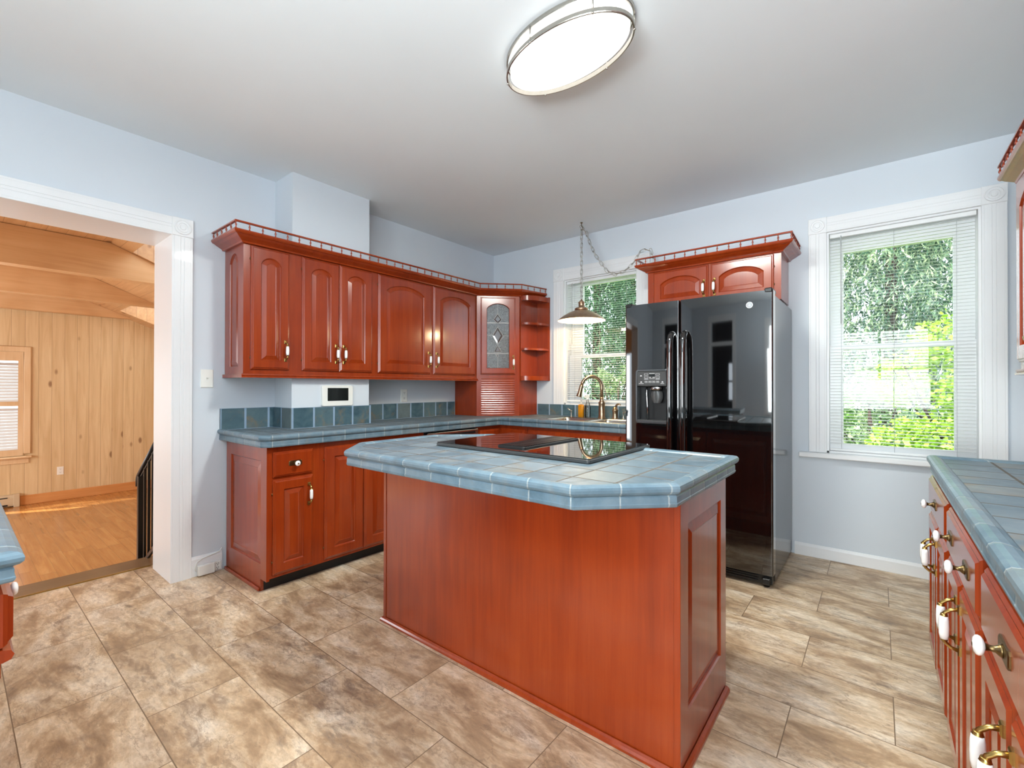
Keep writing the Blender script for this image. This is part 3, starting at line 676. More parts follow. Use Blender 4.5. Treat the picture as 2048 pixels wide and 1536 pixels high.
# ================================================================ light switch, control panel, wire box
s = root('light_switch', (0, -2.862, 1.276), 'white toggle light switch on the wall beside the doorway', 'light switch')
b = MB(); b.loft([[(c, -2.862 + sx * (.036 - d), 1.276 + sz * (.059 - d)) for sx, sz in ((-1, -1), (1, -1), (1, 1), (-1, 1))] for d, c in ((0, 0), (0, .004), (.003, .006))], True, True, True); b.build('cover_plate', 'white_plastic', s, world=True)
b = MB(); b.box(.0055, .007, -2.868, -2.856, 1.263, 1.289); b.build('surround', 'white_plastic', s, world=True)
b = MB(); b.loft([[(c, -2.862 + sx * .0042, z + sz * .004) for sx, sz in ((-1, -1), (1, -1), (1, 1), (-1, 1))] for c, z in ((.006, 1.274), (.018, 1.283))], True, True, True); b.build('toggle', 'white_plastic', s, world=True)

cp = root('control_panel', (.262, -2.094, 1.153), 'white alarm control panel with dark screen on the chimney wall', 'control panel')
def rr(a0, a1, b0, b1, r, n=5):
    L = []
    for cx, cy, s0 in ((a1 - r, b0 + r, -90), (a1 - r, b1 - r, 0), (a0 + r, b1 - r, 90), (a0 + r, b0 + r, 180)):
        for j in range(n + 1):
            q = math.radians(s0 + 90 * j / n); L.append((cx + r * math.cos(q), cy + r * math.sin(q)))
    return L
b = MB(); b.loft([[(.262 + c, y, z) for y, z in rr(-2.218 + d, -1.968 - d, 1.078 + d, 1.232 - d, .014)] for d, c in ((0, 0), (0, .016), (.003, .02))], True, True, True); b.build('housing', 'white_plastic', cp, world=True)
b = MB(); b.loft([[(.262 + c, y, z) for y, z in rr(-2.176, -2.008, 1.117, 1.213, .003, 2)] for c in (.0195, .0208)], True, True, True); b.build('screen', 'dark_screen', cp, world=True)

wb = root('raceway_outlet_box', (.016, -2.85, .03), 'white surface outlet box and wire on the baseboard by the cabinet', 'outlet box')
b = MB(); b.box(.0165, .046, -2.918, -2.822, .004, .070, bev=.004); b.build('box', 'white_plastic', wb, world=True)
b = MB(); b.box(.0165, .026, -2.822, -2.782, .008, .068, bev=.003); b.build('cover_plate', 'white_plastic', wb, world=True)
b = MB()
for dz in (.022, .048):
    for dy in (-.005, .005): b.box(.0258, .027, -2.802 + dy - .0015, -2.802 + dy + .0015, dz, dz + .008)
    b.box(.0258, .027, -2.8045, -2.7995, dz - .008, dz - .004)
b.build('slots', 'black', wb, world=True)
b = MB(); b.tube([(.022, -2.924, .035), (.02, -2.928, .06), (.02, -2.918, .092), (.02, -2.888, .108), (.019, -2.84, .117), (.019, -2.790, .128), (.018, -2.775, .150)], .003, 6); b.build('wire', 'white_plastic', wb, world=True)
# ================================================================ cabinet hardware
LF = lambda a, z, c: (a, -c, z)          # cabinet frame: width a, height z, outward depth c
def handle(parent, Mp, a, z, c0, L=.12):
    b = MB(); h = L / 2
    for q in (-1, 1):
        zc = z + q * h
        b.loft([[Mp(a + sx * w, zc + sz * hh, c) for sx, sz in ((-1, -1), (1, -1), (1, 1), (-1, 1))] for w, hh, c in ((.0085, .011, c0), (.0085, .011, c0 + .0035), (.006, .008, c0 + .006))], True, True, True, 0)
        b.tube([Mp(a, zc, c0 + .004), Mp(a, zc - q * .004, c0 + .018), Mp(a, zc - q * .014, c0 + .029), Mp(a, zc - q * .024, c0 + .031)], [.0055, .0045, .0048, .0062], 8, 0)
    pr = [(-.036, .0062), (-.034, .0072), (-.030, .0072), (-.0295, .0085), (-.018, .0103), (0, .0108), (.018, .0103), (.0295, .0085), (.030, .0072), (.034, .0072), (.036, .0062)]
    L2 = [[Mp(a + r * math.cos(2 * PI * j / 12), z + s, c0 + .031 + r * math.sin(2 * PI * j / 12)) for j in range(12)] for s, r in pr]
    b.loft(L2, True, True, True, 0, True, None, [0, 0, 0, 1, 1, 1, 1, 0, 0, 0])
    return b.build('handle', ['brass', 'porcelain'], parent)
def knob(parent, Mp, a, z, c0):
    b = MB()
    pl = [(-.040, -.010), (-.034, -.0155), (.034, -.0155), (.040, -.010), (.040, .010), (.034, .0155), (-.034, .0155), (-.040, .010)]
    b.loft([[Mp(a + x * k, z + y * k, c) for x, y in pl] for k, c in ((1, c0), (1, c0 + .002), (.93, c0 + .0035))], True, True, True, 0)
    pr = [(.012, .003), (.010, .007), (.0055, .012), (.0048, .018), (.0065, .024), (.0115, .0255), (.0155, .0285), (.0166, .0318), (.0155, .0352), (.0115, .0380), (.0040, .0390), (.0040, .0396), (.0020, .0400)]
    L2 = [[Mp(a + r * math.cos(2 * PI * j / 16), z + r * math.sin(2 * PI * j / 16), c0 + s) for j in range(16)] for r, s in pr]
    b.loft(L2, True, True, True, 0, True, None, [0, 0, 0, 0, 1, 1, 1, 1, 1, 1, 0, 0])
    return b.build('knob', ['bronze', 'porcelain'], parent)
def hinge(parent, Mp, a, z, c0):
    b = MB(); L = [[Mp(a + .0032 * math.cos(2 * PI * j / 8), zz, c0 + .0032 * math.sin(2 * PI * j / 8)) for j in range(8)] for zz in (z - .006, z + .006)]
    b.loft(L, True, True, True, 0, True)
    return b.build('hinge', 'bronze', parent)
def door(parent, Mp, a0, a1, z0, z1, hside=None, hz=None, arch=0.0, fw=.06, t=.02, top=None, hin=True, L=.12, **kw):
    b = MB(); b.panel(Mp, a0, a1, z0, z1, t, arch, fw, top=top, **kw); d = b.build('door', 'cherry', parent)
    if hside:
        ha = a1 - .030 if hside == 'r' else a0 + .030
        handle(d, Mp, ha, hz, t, L)
        if hin:
            hh = a0 - .002 if hside == 'r' else a1 + .002
            for zz in (z0 + .075, z1 - .085): hinge(d, Mp, hh, zz, .004)
    return d
def drawer(parent, Mp, a0, a1, z0, z1, t=.02, ka=None):
    b = MB(); n = [Mp]
    L = []
    for d, c in ((0, 0), (0, t - .011), (.005, t - .006), (.008, t - .006), (.014, t)):
        L.append([Mp(x, z, c) for x, z in ((a0 + d, z0 + d), (a1 - d, z0 + d), (a1 - d, z1 - d), (a0 + d, z1 - d))])
    b.loft(L, True, True, True); d = b.build('drawer', 'cherry', parent)
    knob(d, Mp, ka if ka is not None else (a0 + a1) / 2, (z0 + z1) / 2, t)
    return d
def lightrail(parent, Mp, a0, a1, z):
    b = MB(); pr = [(-.004, z + .022), (.012, z + .020), (.016, z + .012), (.012, z + .008), (.018, z + .004), (.018, z - .004), (-.004, z - .006)]
    b.loft([[Mp(a, zz, c) for c, zz in pr] for a in (a0, a1)], True, True, True); return b.build('light_rail', 'cherry', parent)

# ================================================================ wall cabinets on the left wall
R90 = PI / 2
GU = 'cherry wall cabinets along the left wall'
u = root('wall_cabinet', (.31, -2.76, 1.285), 'narrow single-door cherry wall cabinet at the left end with arched end panel', 'wall cabinet', GU, R90)
LU = lambda a, z, c: (a, -c, z - 1.285)
b = MB(); b.box(.018, .33, .0, .30, 0, .875); b.build('carcass', 'cherry', u)
b = MB(); b.box(.0, .33, .005, .308, -.002, .0); b.build('underside', 'pale_wood_side', u)
door(u, LU, .041, .285, 1.335, 2.128, 'r', 1.462, .042, .058, top=.062)
XE = lambda a, z, c: (.018 - c, .31 - a - .002, z - 1.285)     # end panel on the -a side
b = MB(); b.panel(XE, .006, .308, 1.285, 2.16, .018, .06, .082, fb=.068, top=.068, outer=False, bevel=.032); b.build('end_panel', 'cherry', u)
lightrail(u, LU, -.014, .33, 1.285)
b = MB(); b.loft([[(-.012, .308, -.004), (-.012, -.0, -.004)], [(-.012, .308, .018), (-.012, .0, .018)], [(.0, .308, .020), (.0, .0, .020)], [(.0, .308, -.004), (.0, .0, -.004)]], False); b.build('end_light_rail', 'cherry', u)

u = root('wall_cabinet', (.31, -2.43, 1.285), 'cherry wall cabinet with two narrow arched doors in front of the chimney', 'wall cabinet', GU, R90)
b = MB(); b.box(.0, .64, .0, .046, 0, .875); b.build('carcass', 'cherry', u)
door(u, LU, .043, .321, 1.335, 2.128, 'r', 1.462, .042, .062, top=.062)
door(u, LU, .324, .604, 1.335, 2.128, 'l', 1.462, .042, .062, top=.062)
lightrail(u, LU, .0, .64, 1.285)

u = root('wall_cabinet', (.31, -1.79, 1.285), 'cherry wall cabinet with two wide arched doors beside the glass-door corner unit', 'wall cabinet', GU, R90)
b = MB(); b.box(.0, 1.177, .0, .308, 0, .875); b.build('carcass', 'cherry', u)
b = MB(); b.box(.0, 1.177, .005, .308, -.002, .0); b.build('underside', 'pale_wood_side', u)
door(u, LU, .020, .566, 1.335, 2.128, 'r', 1.462, .058, .075, top=.06)
door(u, LU, .598, 1.146, 1.335, 2.128, 'l', 1.462, .058, .075, top=.06)
lightrail(u, LU, .0, 1.185, 1.285)

# corner unit with leaded glass door over a tambour garage
S2 = math.sqrt(.5)
cu = root('corner_cabinet', (.31, -.612, .931), 'diagonal corner cabinet with leaded glass door above a tambour appliance garage', 'corner cabinet', None, PI / 4)
def DL(x, y, z): dx, dy = x - .31, y + .612; return ((dx + dy) * S2, (dy - dx) * S2, z - .931)
LD = lambda a, z, c: (a, -c, z - .931)
b = MB(); pg = [(.002, -.002), (.002, -.612), (.31, -.612), (.612, -.31), (.612, -.002)]
b.loft([[DL(x, y, z) for x, y in pg] for z in (.931, 2.16)], True, True, True); b.build('carcass', 'cherry', cu)
b = MB(); b.rect_with_holes(lambda a, z: LD(a, z, .008), .0, .427, .931, 2.15, [(.046, .378, .931, 1.312)])
for p, q in (((.0, .931), (.0, 2.15)), ((.427, .931), (.427, 2.15)), ((.046, .931), (.046, 1.312)), ((.378, .931), (.378, 1.312)), ((.046, 1.312), (.378, 1.312))):
    b.poly([LD(p[0], p[1], 0), LD(q[0], q[1], 0), LD(q[0], q[1], .008), LD(p[0], p[1], .008)])
b.build('face_frame', 'cherry', cu)
LDf = lambda a, z, c: (a, -c - .008, z - .931)
d = door(cu, LDf, .036, .388, 1.345, 2.118, None, None, .052, .062, glass=True, top=.062)
handle(d, LDf, .366, 1.468, .02)
o0, o1, q0, q1 = .098, .326, 1.407, 2.056
b = MB(); b.poly([LDf(x, z, .004) for x, z in ((o0 - .004, q0 - .004), (o1 + .004, q0 - .004), (o1 + .004, q1 + .002), (o0 - .004, q1 + .002))]); gp = b.build('glass_pane', 'leaded', d); gp['label'] = 'textured leaded glass with diamond pattern'
def gx(uu, vv): return (o0 + (uu - 118) / 397 * (o1 - o0), q1 - (vv - 210) / 1130 * (q1 - q0))
lead = MB(); bev_ = MB()
def came(p, q, w=.0022):
    (x0, z0), (x1, z1) = gx(*p), gx(*q); L = math.hypot(x1 - x0, z1 - z0); nx, nz = -(z1 - z0) / L * w, (x1 - x0) / L * w
    lead.loft([[LDf(x0 + nx * s, z0 + nz * s, c) for s, c in ((-1, .004), (-1, .007), (1, .007), (1, .004))], [LDf(x1 + nx * s, z1 + nz * s, c) for s, c in ((-1, .004), (-1, .007), (1, .007), (1, .004))]], True, True, True)
def dia(pts, w=.0022):
    for i in range(len(pts)): came(pts[i], pts[(i + 1) % len(pts)], w)
    P = [gx(*p) for p in pts]; cx = sum(p[0] for p in P) / len(P); cz = sum(p[1] for p in P) / len(P)
    bev_.loft([[LDf(x, z, .005) for x, z in P], [LDf(cx + (x - cx) * .62, cz + (z - cz) * .62, .009) for x, z in P]], True, False, True)
dia([(310, 390), (382, 490), (315, 560), (240, 490)]); dia([(310, 615), (405, 772), (308, 930), (218, 772)]); dia([(308, 940), (380, 1055), (250, 1055)]); dia([(285, 1100), (330, 1100), (312, 1160)])
came((310, 215), (310, 390)); came((312, 1165), (312, 1340)); came((118, 772), (218, 772)); came((405, 772), (515, 772)); came((118, 548), (515, 548), .0065); came((118, 1080), (515, 1080), .0065); came((250, 1055), (308, 940)); came((250, 1060), (315, 1160))
lead.build('lead_came', 'came', d); bev_.build('bevelled_diamond', 'bevel_glass', d)
b = MB(); z = .938
while z < 1.300:
    b.loft([[LD(a, z + dz, c) for dz, c in ((0, -.006), (.004, .001), (.011, .003), (.018, .001), (.022, -.006))] for a in (.046, .378)], False); z += .0223
b.build('tambour_door', 'cherry', cu)
b = MB(); b.box(.046, .378, -.006, .004, .0, .010); b.build('tambour_pull', 'cherry', cu)

# open quarter-round end shelf
es = root('corner_shelf', (.62, -.1, 1.285), 'open quarter-round cherry end shelf between the corner cabinet and the window', 'shelf')
b = MB(); b.box(.613, .780, -.016, -.002, 1.285, 2.150); b.build('back_panel', 'cherry', es, world=True)
b = MB(); b.box(.613, .627, -.300, -.016, 1.285, 2.150); b.build('side_panel', 'cherry', es, world=True)
def qs(z0, z1):
    b = MB(); cv = [(.627, -.016)] + [(.627 + .145 * math.sin(q * PI / 64), -.016 - .276 * math.cos(q * PI / 64)) for q in range(33)]
    b.loft([[(x, y, z) for x, y in cv] for z in (z0, z1)], True, True, True); return b.build('shelf', 'cherry', es, world=True)
qs(1.287, 1.332); qs(1.594, 1.614); qs(1.852, 1.873); qs(2.098, 2.145)

# ================================================================ crowns with spindle gallery rails
CROWN = [(-.004, 2.133), (.010, 2.133), (.014, 2.142), (.026, 2.149), (.046, 2.160), (.060, 2.170), (.068, 2.172), (.074, 2.178), (.078, 2.186), (.076, 2.194), (-.004, 2.196)]
def offset_path(path, o):
    P = [Vector(p) for p in path]; D = [(P[i + 1] - P[i]).normalized() for i in range(len(P) - 1)]; out = []
    for i in range(len(P)):
        d0 = D[max(i - 1, 0)]; d1 = D[min(i, len(D) - 1)]; n0 = Vector((d0.y, -d0.x)); n1 = Vector((d1.y, -d1.x)); mt = (n0 + n1) / (1 + n0.dot(n1)); out.append(P[i] + mt * o)
    return out
def crown(path, label, loc, dz=0.0, k=1.0, spacing=.0785):
    r = root('crown_gallery', loc, label, 'crown with gallery rail', 'cherry crowns with spindle gallery rails')
    b = MB(); b.sweep(path, [(o * k, z + dz) for o, z in CROWN]); b.build('crown', 'cherry', r, world=True)
    rail = offset_path(path, .066 * k)
    b = MB(); b.sweep(rail, [(-.008, 2.235 + dz), (.008, 2.235 + dz), (.009, 2.239 + dz), (.007, 2.245 + dz), (-.007, 2.245 + dz), (-.009, 2.239 + dz), (-.008, 2.235 + dz)]); b.build('gallery_rail', 'cherry', r, world=True)
    pr = [(.0050, 0), (.0050, .004), (.0030, .007), (.0036, .012), (.0062, .018), (.0062, .022), (.0036, .027), (.0030, .033), (.0050, .037), (.0050, .0405)]
    first = None
    for i in range(len(rail) - 1):
        L = (rail[i + 1] - rail[i]).length; n = max(1, round(L / spacing))
        for j in range(n + (1 if i == len(rail) - 2 else 0)):
            p = rail[i].lerp(rail[i + 1], j / n if not (i == 0 and j == 0) else .012 / L)
            if i == len(rail) - 2 and j == n: p = rail[i + 1] + (rail[i] - rail[i + 1]).normalized() * .012
            if first is None:
                b = MB(); b.lathe(pr, (0, 0, 0), 'z', 8); first = b.build('spindle', 'cherry', r); q = first
            else:
                q = first.copy(); COL.objects.link(q); q.parent = r
            q.location = (p.x - loc[0], p.y - loc[1], 2.1955 + dz - loc[2])
    return r
crown([(.002, -2.765), (.318, -2.765), (.318, -.615), (.615, -.318), (.675, -.004)], 'long cherry crown with spindle rail over the left wall cabinets', (.16, -1.6, 2.133))

# ================================================================ base cabinets along the left wall
GB = 'cherry base cabinets along the left wall and under the sink'
LB = lambda a, z, c: (a, -c, z)
u = root('base_cabinet', (.636, -2.752, 0), 'end base cabinet with one drawer over a narrow door and a panelled side', 'base cabinet', GB, R90)
b = MB(); b.box(.018, .322, .0, .61, .085, .864); b.box(.018, .322, .08, .61, .0, .085); b.build('carcass', 'cherry', u)
drawer(u, LB, .032, .276, .682, .833, ka=.160)
door(u, LB, .032, .276, .105, .668, 'r', .554, 0, .06)
XB = lambda a, z, c: (.018 - c, .61 - a, z)
b = MB(); b.panel(XB, .0, .61, .073, .8645, .018, 0, .078, fb=.088, top=.085, outer=False, bevel=.045); b.build('end_panel', 'cherry', u)
b = MB(); b.box(.0, .018, .079, .61, .0, .073); b.build('end_panel_foot', 'cherry', u)
b = MB(); b.box(-.013, .0, .079, .61, .0, .022, bev=.004); b.build('shoe_moulding', 'cherry', u)
b = MB(); b.box(.0185, .322, .0785, .0835, .0, .085); b.build('toe_kick', 'toe', u)

u = root('base_cabinet', (.636, -2.43, 0), 'base cabinet with two tall doors right of the drawer cabinet', 'base cabinet', GB, R90)
b = MB(); b.box(.0, .862, .0, .365, .085, .864); b.box(.0, .862, .08, .365, .0, .085); b.build('carcass', 'cherry', u)
door(u, LB, .032, .318, .105, .833, 'r', .735, 0, .065); door(u, LB, .322, .610, .105, .833, 'l', .735, 0, .065)
b = MB(); b.box(.0, .862, .079, .0835, .0, .085); b.build('toe_kick', 'toe', u)

dw = root('dishwasher', (.636, -1.562, 0), 'stainless dishwasher under the counter near the corner', 'dishwasher', None, R90)
b = MB(); b.box(.004, .600, .02, .58, .02, .855); b.build('tub', 'black', dw)
b = MB(); b.box(.012, .594, -.030, .02, .11, .852, bev=.004, seg=2); b.build('door', 'steel', dw)
b = MB(); b.box(.05, .556, -.0315, -.0295, .815, .835); b.build('control_strip', 'black', dw)
b = MB(); b.box(.06, .54, -.05, -.036, .742, .764, bev=.005); b.box(.08, .10, -.036, -.026, .746, .76); b.box(.50, .52, -.036, -.026, .746, .76); b.build('handle', 'steel', dw)
b = MB(); b.box(.004, .600, .05, .055, .0, .10); b.build('toe_kick', 'toe', dw)

u = root('base_cabinet', (.3, -.3, 0), 'corner base cabinet with folding doors meeting in the inside corner', 'base cabinet', GB)
b = MB(); pg = [(.002, -.002), (.002, -.952), (.636, -.952), (.636, -.636), (.965, -.636), (.965, -.002)]
b.loft([[(x, y, z) for x, y in pg] for z in (.085, .864)], True, True, True); b.build('carcass', 'cherry', u, world=True)
M1 = lambda a, z, c: (.636 + c - .3, a + .3, z); M2 = lambda a, z, c: (a - .3, -.636 - c + .3, z)
door(u, M1, -.925, -.660, .105, .833, None, None, 0, .06); d = door(u, M2, .660, .935, .105, .833, None, None, 0, .06); handle(d, M2, .905, .72, .02)
b = MB(); b.box(.55, .965, -.56, -.556, 0, .085); b.box(.552, .556, -.952, -.556, 0, .085); b.build('toe_kick', 'toe', u, world=True)

u = root('base_cabinet', (.968, -.636, 0), 'sink base cabinet with a long false drawer front', 'base cabinet', GB)
b = MB(); b.box(.0, 1.02, .0, .63, .085, .74); b.box(.0, 1.02, .0, .035, .735, .864); b.box(0, 1.02, .08, .63, 0, .085); b.build('carcass', 'cherry', u)
b = MB(); L = [[LB(x, z, c) for x, z in ((.02 + d, .69 + d), (.905 - d, .69 + d), (.905 - d, .838 - d), (.02 + d, .838 - d))] for d, c in ((0, 0), (0, .010), (.004, .015), (.006, .015), (.01, .02))]
b.loft(L, True, True, True); b.build('false_drawer_front', 'cherry', u)
door(u, LB, .02, .460, .105, .675, 'r', .58, 0, .06); door(u, LB, .465, .905, .105, .675, 'l', .58, 0, .06)
b = MB(); b.box(.0, 1.02, .079, .0835, 0, .085); b.build('toe_kick', 'toe', u)

# ================================================================ tiled countertops
T = .1545
NOSE = [(-.045, .930), (-.040, .9345), (-.030, .938), (-.018, .939), (-.008, .9365), (-.002, .931), (0, .924), (-.001, .915), (-.006, .908), (-.013, .904), (-.015, .902), (-.0135, .899), (-.012, .897), (-.012, .880), (-.0115, .8785), (-.010, .877), (-.0115, .870), (-.014, .866), (-.045, .866)]
def top_polys(b, polys, gx0, gy0, z=.930):
    for p in polys: b.poly([(x, y, z) for x, y in p], 0, [((x - gx0) / T, (y - gy0) / T) for x, y in p])
ct = root('countertop', (.35, -1.5, .87), 'L-shaped blue-tiled countertop along the left wall and under the window', 'countertop')
b = MB(); npath = [(.0, -2.80), (.640, -2.80), (.688, -2.752), (.688, -.688), (1.992, -.688)]
e = offset_path(npath, -.045); e = [tuple(p) for p in e]
SK = (1.10, 1.92, -.600, -.150)
# the chimney stands in the counter, the sink is let into it
top_polys(b, [[e[0], e[1], e[2], (e[2][0], -2.43), (0, -2.43)], [(.262, -2.43), (e[2][0], -2.43), (e[2][0], -1.815), (.262, -1.815)],
              [(0, -1.815), (e[2][0], -1.815), e[3], (e[3][0], 0), (0, 0)],
              [e[3], (SK[0], e[3][1]), (SK[0], 0), (e[3][0], 0)], [(SK[1], e[4][1]), e[4], (e[4][0], 0), (SK[1], 0)],
              [(SK[0], e[3][1]), (SK[1], e[3][1]), (SK[1], SK[2]), (SK[0], SK[2])], [(SK[0], SK[3]), (SK[1], SK[3]), (SK[1], 0), (SK[0], 0)]], .643, -.637)
b.build('tile_top', 'tile', ct, world=True)
b = MB(); b.sweep(npath, NOSE, tile=T, u0=.35 * T, smooth=False); b.build('tile_nosing', 'tile_nose', ct, world=True)

def splash(b, pts, zt=1.075, z0=.9305, th=.012):
    """tile strip along a plan path; tiles stand out to the right of travel"""
    U = 0
    off = offset_path(pts, th)
    for i in range(len(pts) - 1):
        p, q = off[i], off[i + 1]; L = (q - p).length
        b.poly([(p.x, p.y, z0), (q.x, q.y, z0), (q.x, q.y, zt), (p.x, p.y, zt)], 0, [(U, .03), (U + L / T, .03), (U + L / T, .97), (U, .97)])
        a, c = Vector(pts[i]), Vector(pts[i + 1])
        b.poly([(p.x, p.y, zt), (q.x, q.y, zt), (c.x, c.y, zt), (a.x, a.y, zt)], 0, [(U, .9), (U + L / T, .9), (U + L / T, .96), (U, .96)])
        U += L / T
    for pt, of in ((pts[0], off[0]), (pts[-1], off[-1])): b.poly([(pt[0], pt[1], z0), (of.x, of.y, z0), (of.x, of.y, zt), (pt[0], pt[1], zt)], 0, [(.1, .1), (.2, .1), (.2, .9), (.1, .9)])
sb = MB(); splash(sb, [(.0005, -2.786), (.0005, -2.4305), (.2625, -2.4305), (.2625, -1.8145), (.262, -1.8145)]); splash(sb, [(.0005, -1.8145), (.0005, -.626)], 1.070)
tag(sb.build('backsplash', 'tile_splash', origin=(0, -1.7, .93)), 'teal slate tile backsplash running round the chimney on the left wall', 'backsplash')
sb = MB(); splash(sb, [(.625, -.0005), (1.992, -.0005)], 1.044)
tag(sb.build('backsplash', 'tile_splash', origin=(1.3, 0, .93)), 'teal slate tile backsplash behind the sink and faucet', 'backsplash')

# ================================================================ island
isl = root('kitchen_island', (2.18, -2.22, 0), 'cherry kitchen island cabinet with plain long front and panelled end', 'kitchen island')
b = MB(); b.box(1.418, 2.938, -2.488, -1.965, .0, .864); b.build('carcass', 'cherry', isl, world=True)
b = MB(); b.box(1.414, 1.434, -2.492, -2.486, .02, .8645, bev=.0015); b.build('corner_stile', 'cherry', isl, world=True)
b = MB(); b.box(2.934, 2.9555, -2.492, -2.486, .02, .8645, bev=.0015); b.build('corner_stile', 'cherry', isl, world=True)
XI = lambda a, z, c: (2.936 + c - 2.18, a + 2.22, z)
b = MB(); b.panel(XI, -2.488, -1.950, .0, .8645, .019, 0, .072, fb=.172, top=.082, outer=False, bevel=.042); b.build('end_panel', 'cherry', isl, world=False)
b = MB(); b.sweep([(1.416, -1.955), (1.416, -2.490), (2.957, -2.490), (2.957, -1.955)], [(0, 0), (.015, 0), (.015, .009), (.011, .017), (.004, .022), (0, .022)], smooth=False); b.build('shoe_moulding', 'cherry', isl, world=True)
for x in (1.44, 2.19):
    MK = lambda a, z, c: (a - 2.18, -1.965 + c + 2.22, z)
    b = MB(); b.panel(MK, x, x + .74, .10, .84, .02, 0, .065); b.build('door', 'cherry', isl)

it = root('island_countertop', (2.18, -2.3, .87), 'blue-tiled island countertop with clipped corners', 'countertop')
op = [(1.545, -2.800), (2.752, -2.800), (2.982, -2.570), (2.982, -1.845), (1.610, -1.845), (1.352, -2.100), (1.352, -2.605)]
Pv = [Vector(p) for p in op]
def offset_closed(P, o):
    out = []; n = len(P)
    for i in range(n):
        d0 = (P[i] - P[i - 1]).normalized(); d1 = (P[(i + 1) % n] - P[i]).normalized(); n0 = Vector((d0.y, -d0.x)); n1 = Vector((d1.y, -d1.x)); out.append(tuple(P[i] + (n0 + n1) / (1 + n0.dot(n1)) * o))
    return out
b = MB(); top_polys(b, [offset_closed(Pv, -.045)], 2.190, -2.641); b.build('tile_top', 'tile', it, world=True)
b = MB(); b.sweep(op, NOSE, closed=True, tile=T, u0=.25 * T); b.build('tile_nosing', 'tile_nose', it, world=True)
b = MB(); b.poly([(x, y, .8675) for x, y in offset_closed(Pv, -.03)]); b.build('underside', 'cherry', it, world=True)

ck = root('cooktop', (2.147, -2.1, .9305), 'black glass downdraft cooktop set into the island tiles', 'cooktop')
b = MB(); b.loft([[(x, y, z) for x, y in rr(1.715 + d, 2.582 - d, -2.400 + d, -1.802 - d, .012, 3)] for d, z in ((.004, .9305), (0, .934), (0, .944), (.005, .9475))], True, True, False); b.build('frame', 'grey_plastic', ck, world=True)
b = MB(); b.loft([[(x, y, z) for x, y in rr(1.718, 2.579, -2.397, -1.805, .010, 3)] for z in (.9475, .950)], True, True, True); b.build('glass_top', 'glass_black', ck, world=True)
b = MB(); b.loft([[(x, y, z) for x, y in rr(2.062 + d, 2.222 - d, -2.335 + d, -1.862 - d, .012, 3)] for d, z in ((0, .9502), (0, .955), (.004, .958))], True, True, False)
y = -2.322
while y < -1.88: b.box(2.074, 2.210, y, y + .0055, .9545, .9595); y += .0125
b.box(2.139, 2.145, -2.325, -1.872, .9540, .9592)
gv = b.build('vent_grille', 'black', ck, world=True); gv['label'] = 'slotted black downdraft vent grille'

# ================================================================ right-hand base run
GR = 'cherry base cabinets along the right wall'
rl = ['base cabinet at the far end of the right-hand counter, nearest the window', 'middle base cabinet of the right-hand counter', 'right-hand base cabinet nearest the camera']
for i, (y0, wd) in enumerate(((-1.312, .648), (-1.962, .606), (-2.570, .58))):
    u = root('base_cabinet', (3.622, y0, 0), rl[i], 'base cabinet', GR, -R90)
    b = MB(); b.box(.0, wd, .0, .625, .085, .864); b.box(0, wd, .08, .625, 0, .085); b.build('carcass', 'cherry', u)
    if i == 1:
        d = drawer(u, LB, .018, wd - .030, .722, .856, ka=.142); knob(d, LB, .438, .789, .02)
    else: drawer(u, LB, .018, wd - .030, .722, .856, ka=.262 if i == 2 else None)
    mid = wd / 2 - .006
    door(u, LB, .018, mid - .006, .16, .708, 'r', .600, 0, .058, L=.105); door(u, LB, mid + .006, wd - .030, .16, .708, 'l', .600, 0, .058, L=.105)
    b = MB(); b.box(.0, wd, .079, .0835, 0, .085); b.build('toe_kick', 'toe', u)
rc = root('countertop', (3.9, -2.2, .87), 'long green-blue tiled countertop along the right wall', 'countertop')
rp = [(XR - .002, -1.298), (3.598, -1.298), (3.598, -4.6)]
e = [tuple(p) for p in offset_path(rp, -.045)]
b = MB(); top_polys(b, [[e[0], e[1], e[2], (XR - .002, -4.6)]], 3.630, -1.335); b.build('tile_top', 'tile', rc, world=True)
b = MB(); b.sweep(rp, NOSE, tile=T, u0=.1); b.build('tile_nosing', 'tile_nose', rc, world=True)

u = root('wall_cabinet', (3.929, -.96, 1.285), 'cherry wall cabinet over the right-hand counter, only its far edge showing', 'wall cabinet', None, -R90)
b = MB(); b.box(.0, 2.4, .0, .33, 0, .875); b.build('carcass', 'cherry', u)
for a in (.03, .62, 1.21, 1.80): door(u, LU, a, a + .56, 1.335, 2.128, None, None, .058, .07)
lightrail(u, LU, -.012, 2.4, 1.285)
crown([(XR - .002, -.955), (3.924, -.955), (3.924, -3.3)], 'cherry crown with spindle rail over the right-hand wall cabinet', (4.0, -2.0, 2.133), 0.0, .74)

# ================================================================ tiled counter at the near left
u = root('base_cabinet', (2.245, -3.890, 0), 'base cabinet under the tiled counter at the near left, seen end on', 'base cabinet', None, PI)
b = MB(); b.box(.0, 1.3, .0, .62, .085, .864); b.box(.0, 1.3, .08, .62, 0, .085); b.build('carcass', 'cherry', u)
L = [[LB(x, z, c) for x, z in ((.0 + d, .768 + d), (.27 - d, .768 + d), (.27 - d, .862 - d), (.0 + d, .862 - d))] for d, c in ((0, 0), (0, .020), (.004, .026), (.006, .026), (.012, .033))]
b = MB(); b.loft(L, True, True, True); b.build('drawer', 'cherry', u)
b = MB(); b.panel(LB, .01, .27, .10, .72, .010, 0, .06); b.build('door', 'cherry', u)
for a in (.285, .79): drawer(u, LB, a, a + .44, .575, .862, t=.033, ka=a + .21 if a > .5 else .495); b = MB(); b.panel(LB, a, a + .44, .10, .555, .015, 0, .06); b.build('door', 'cherry', u)
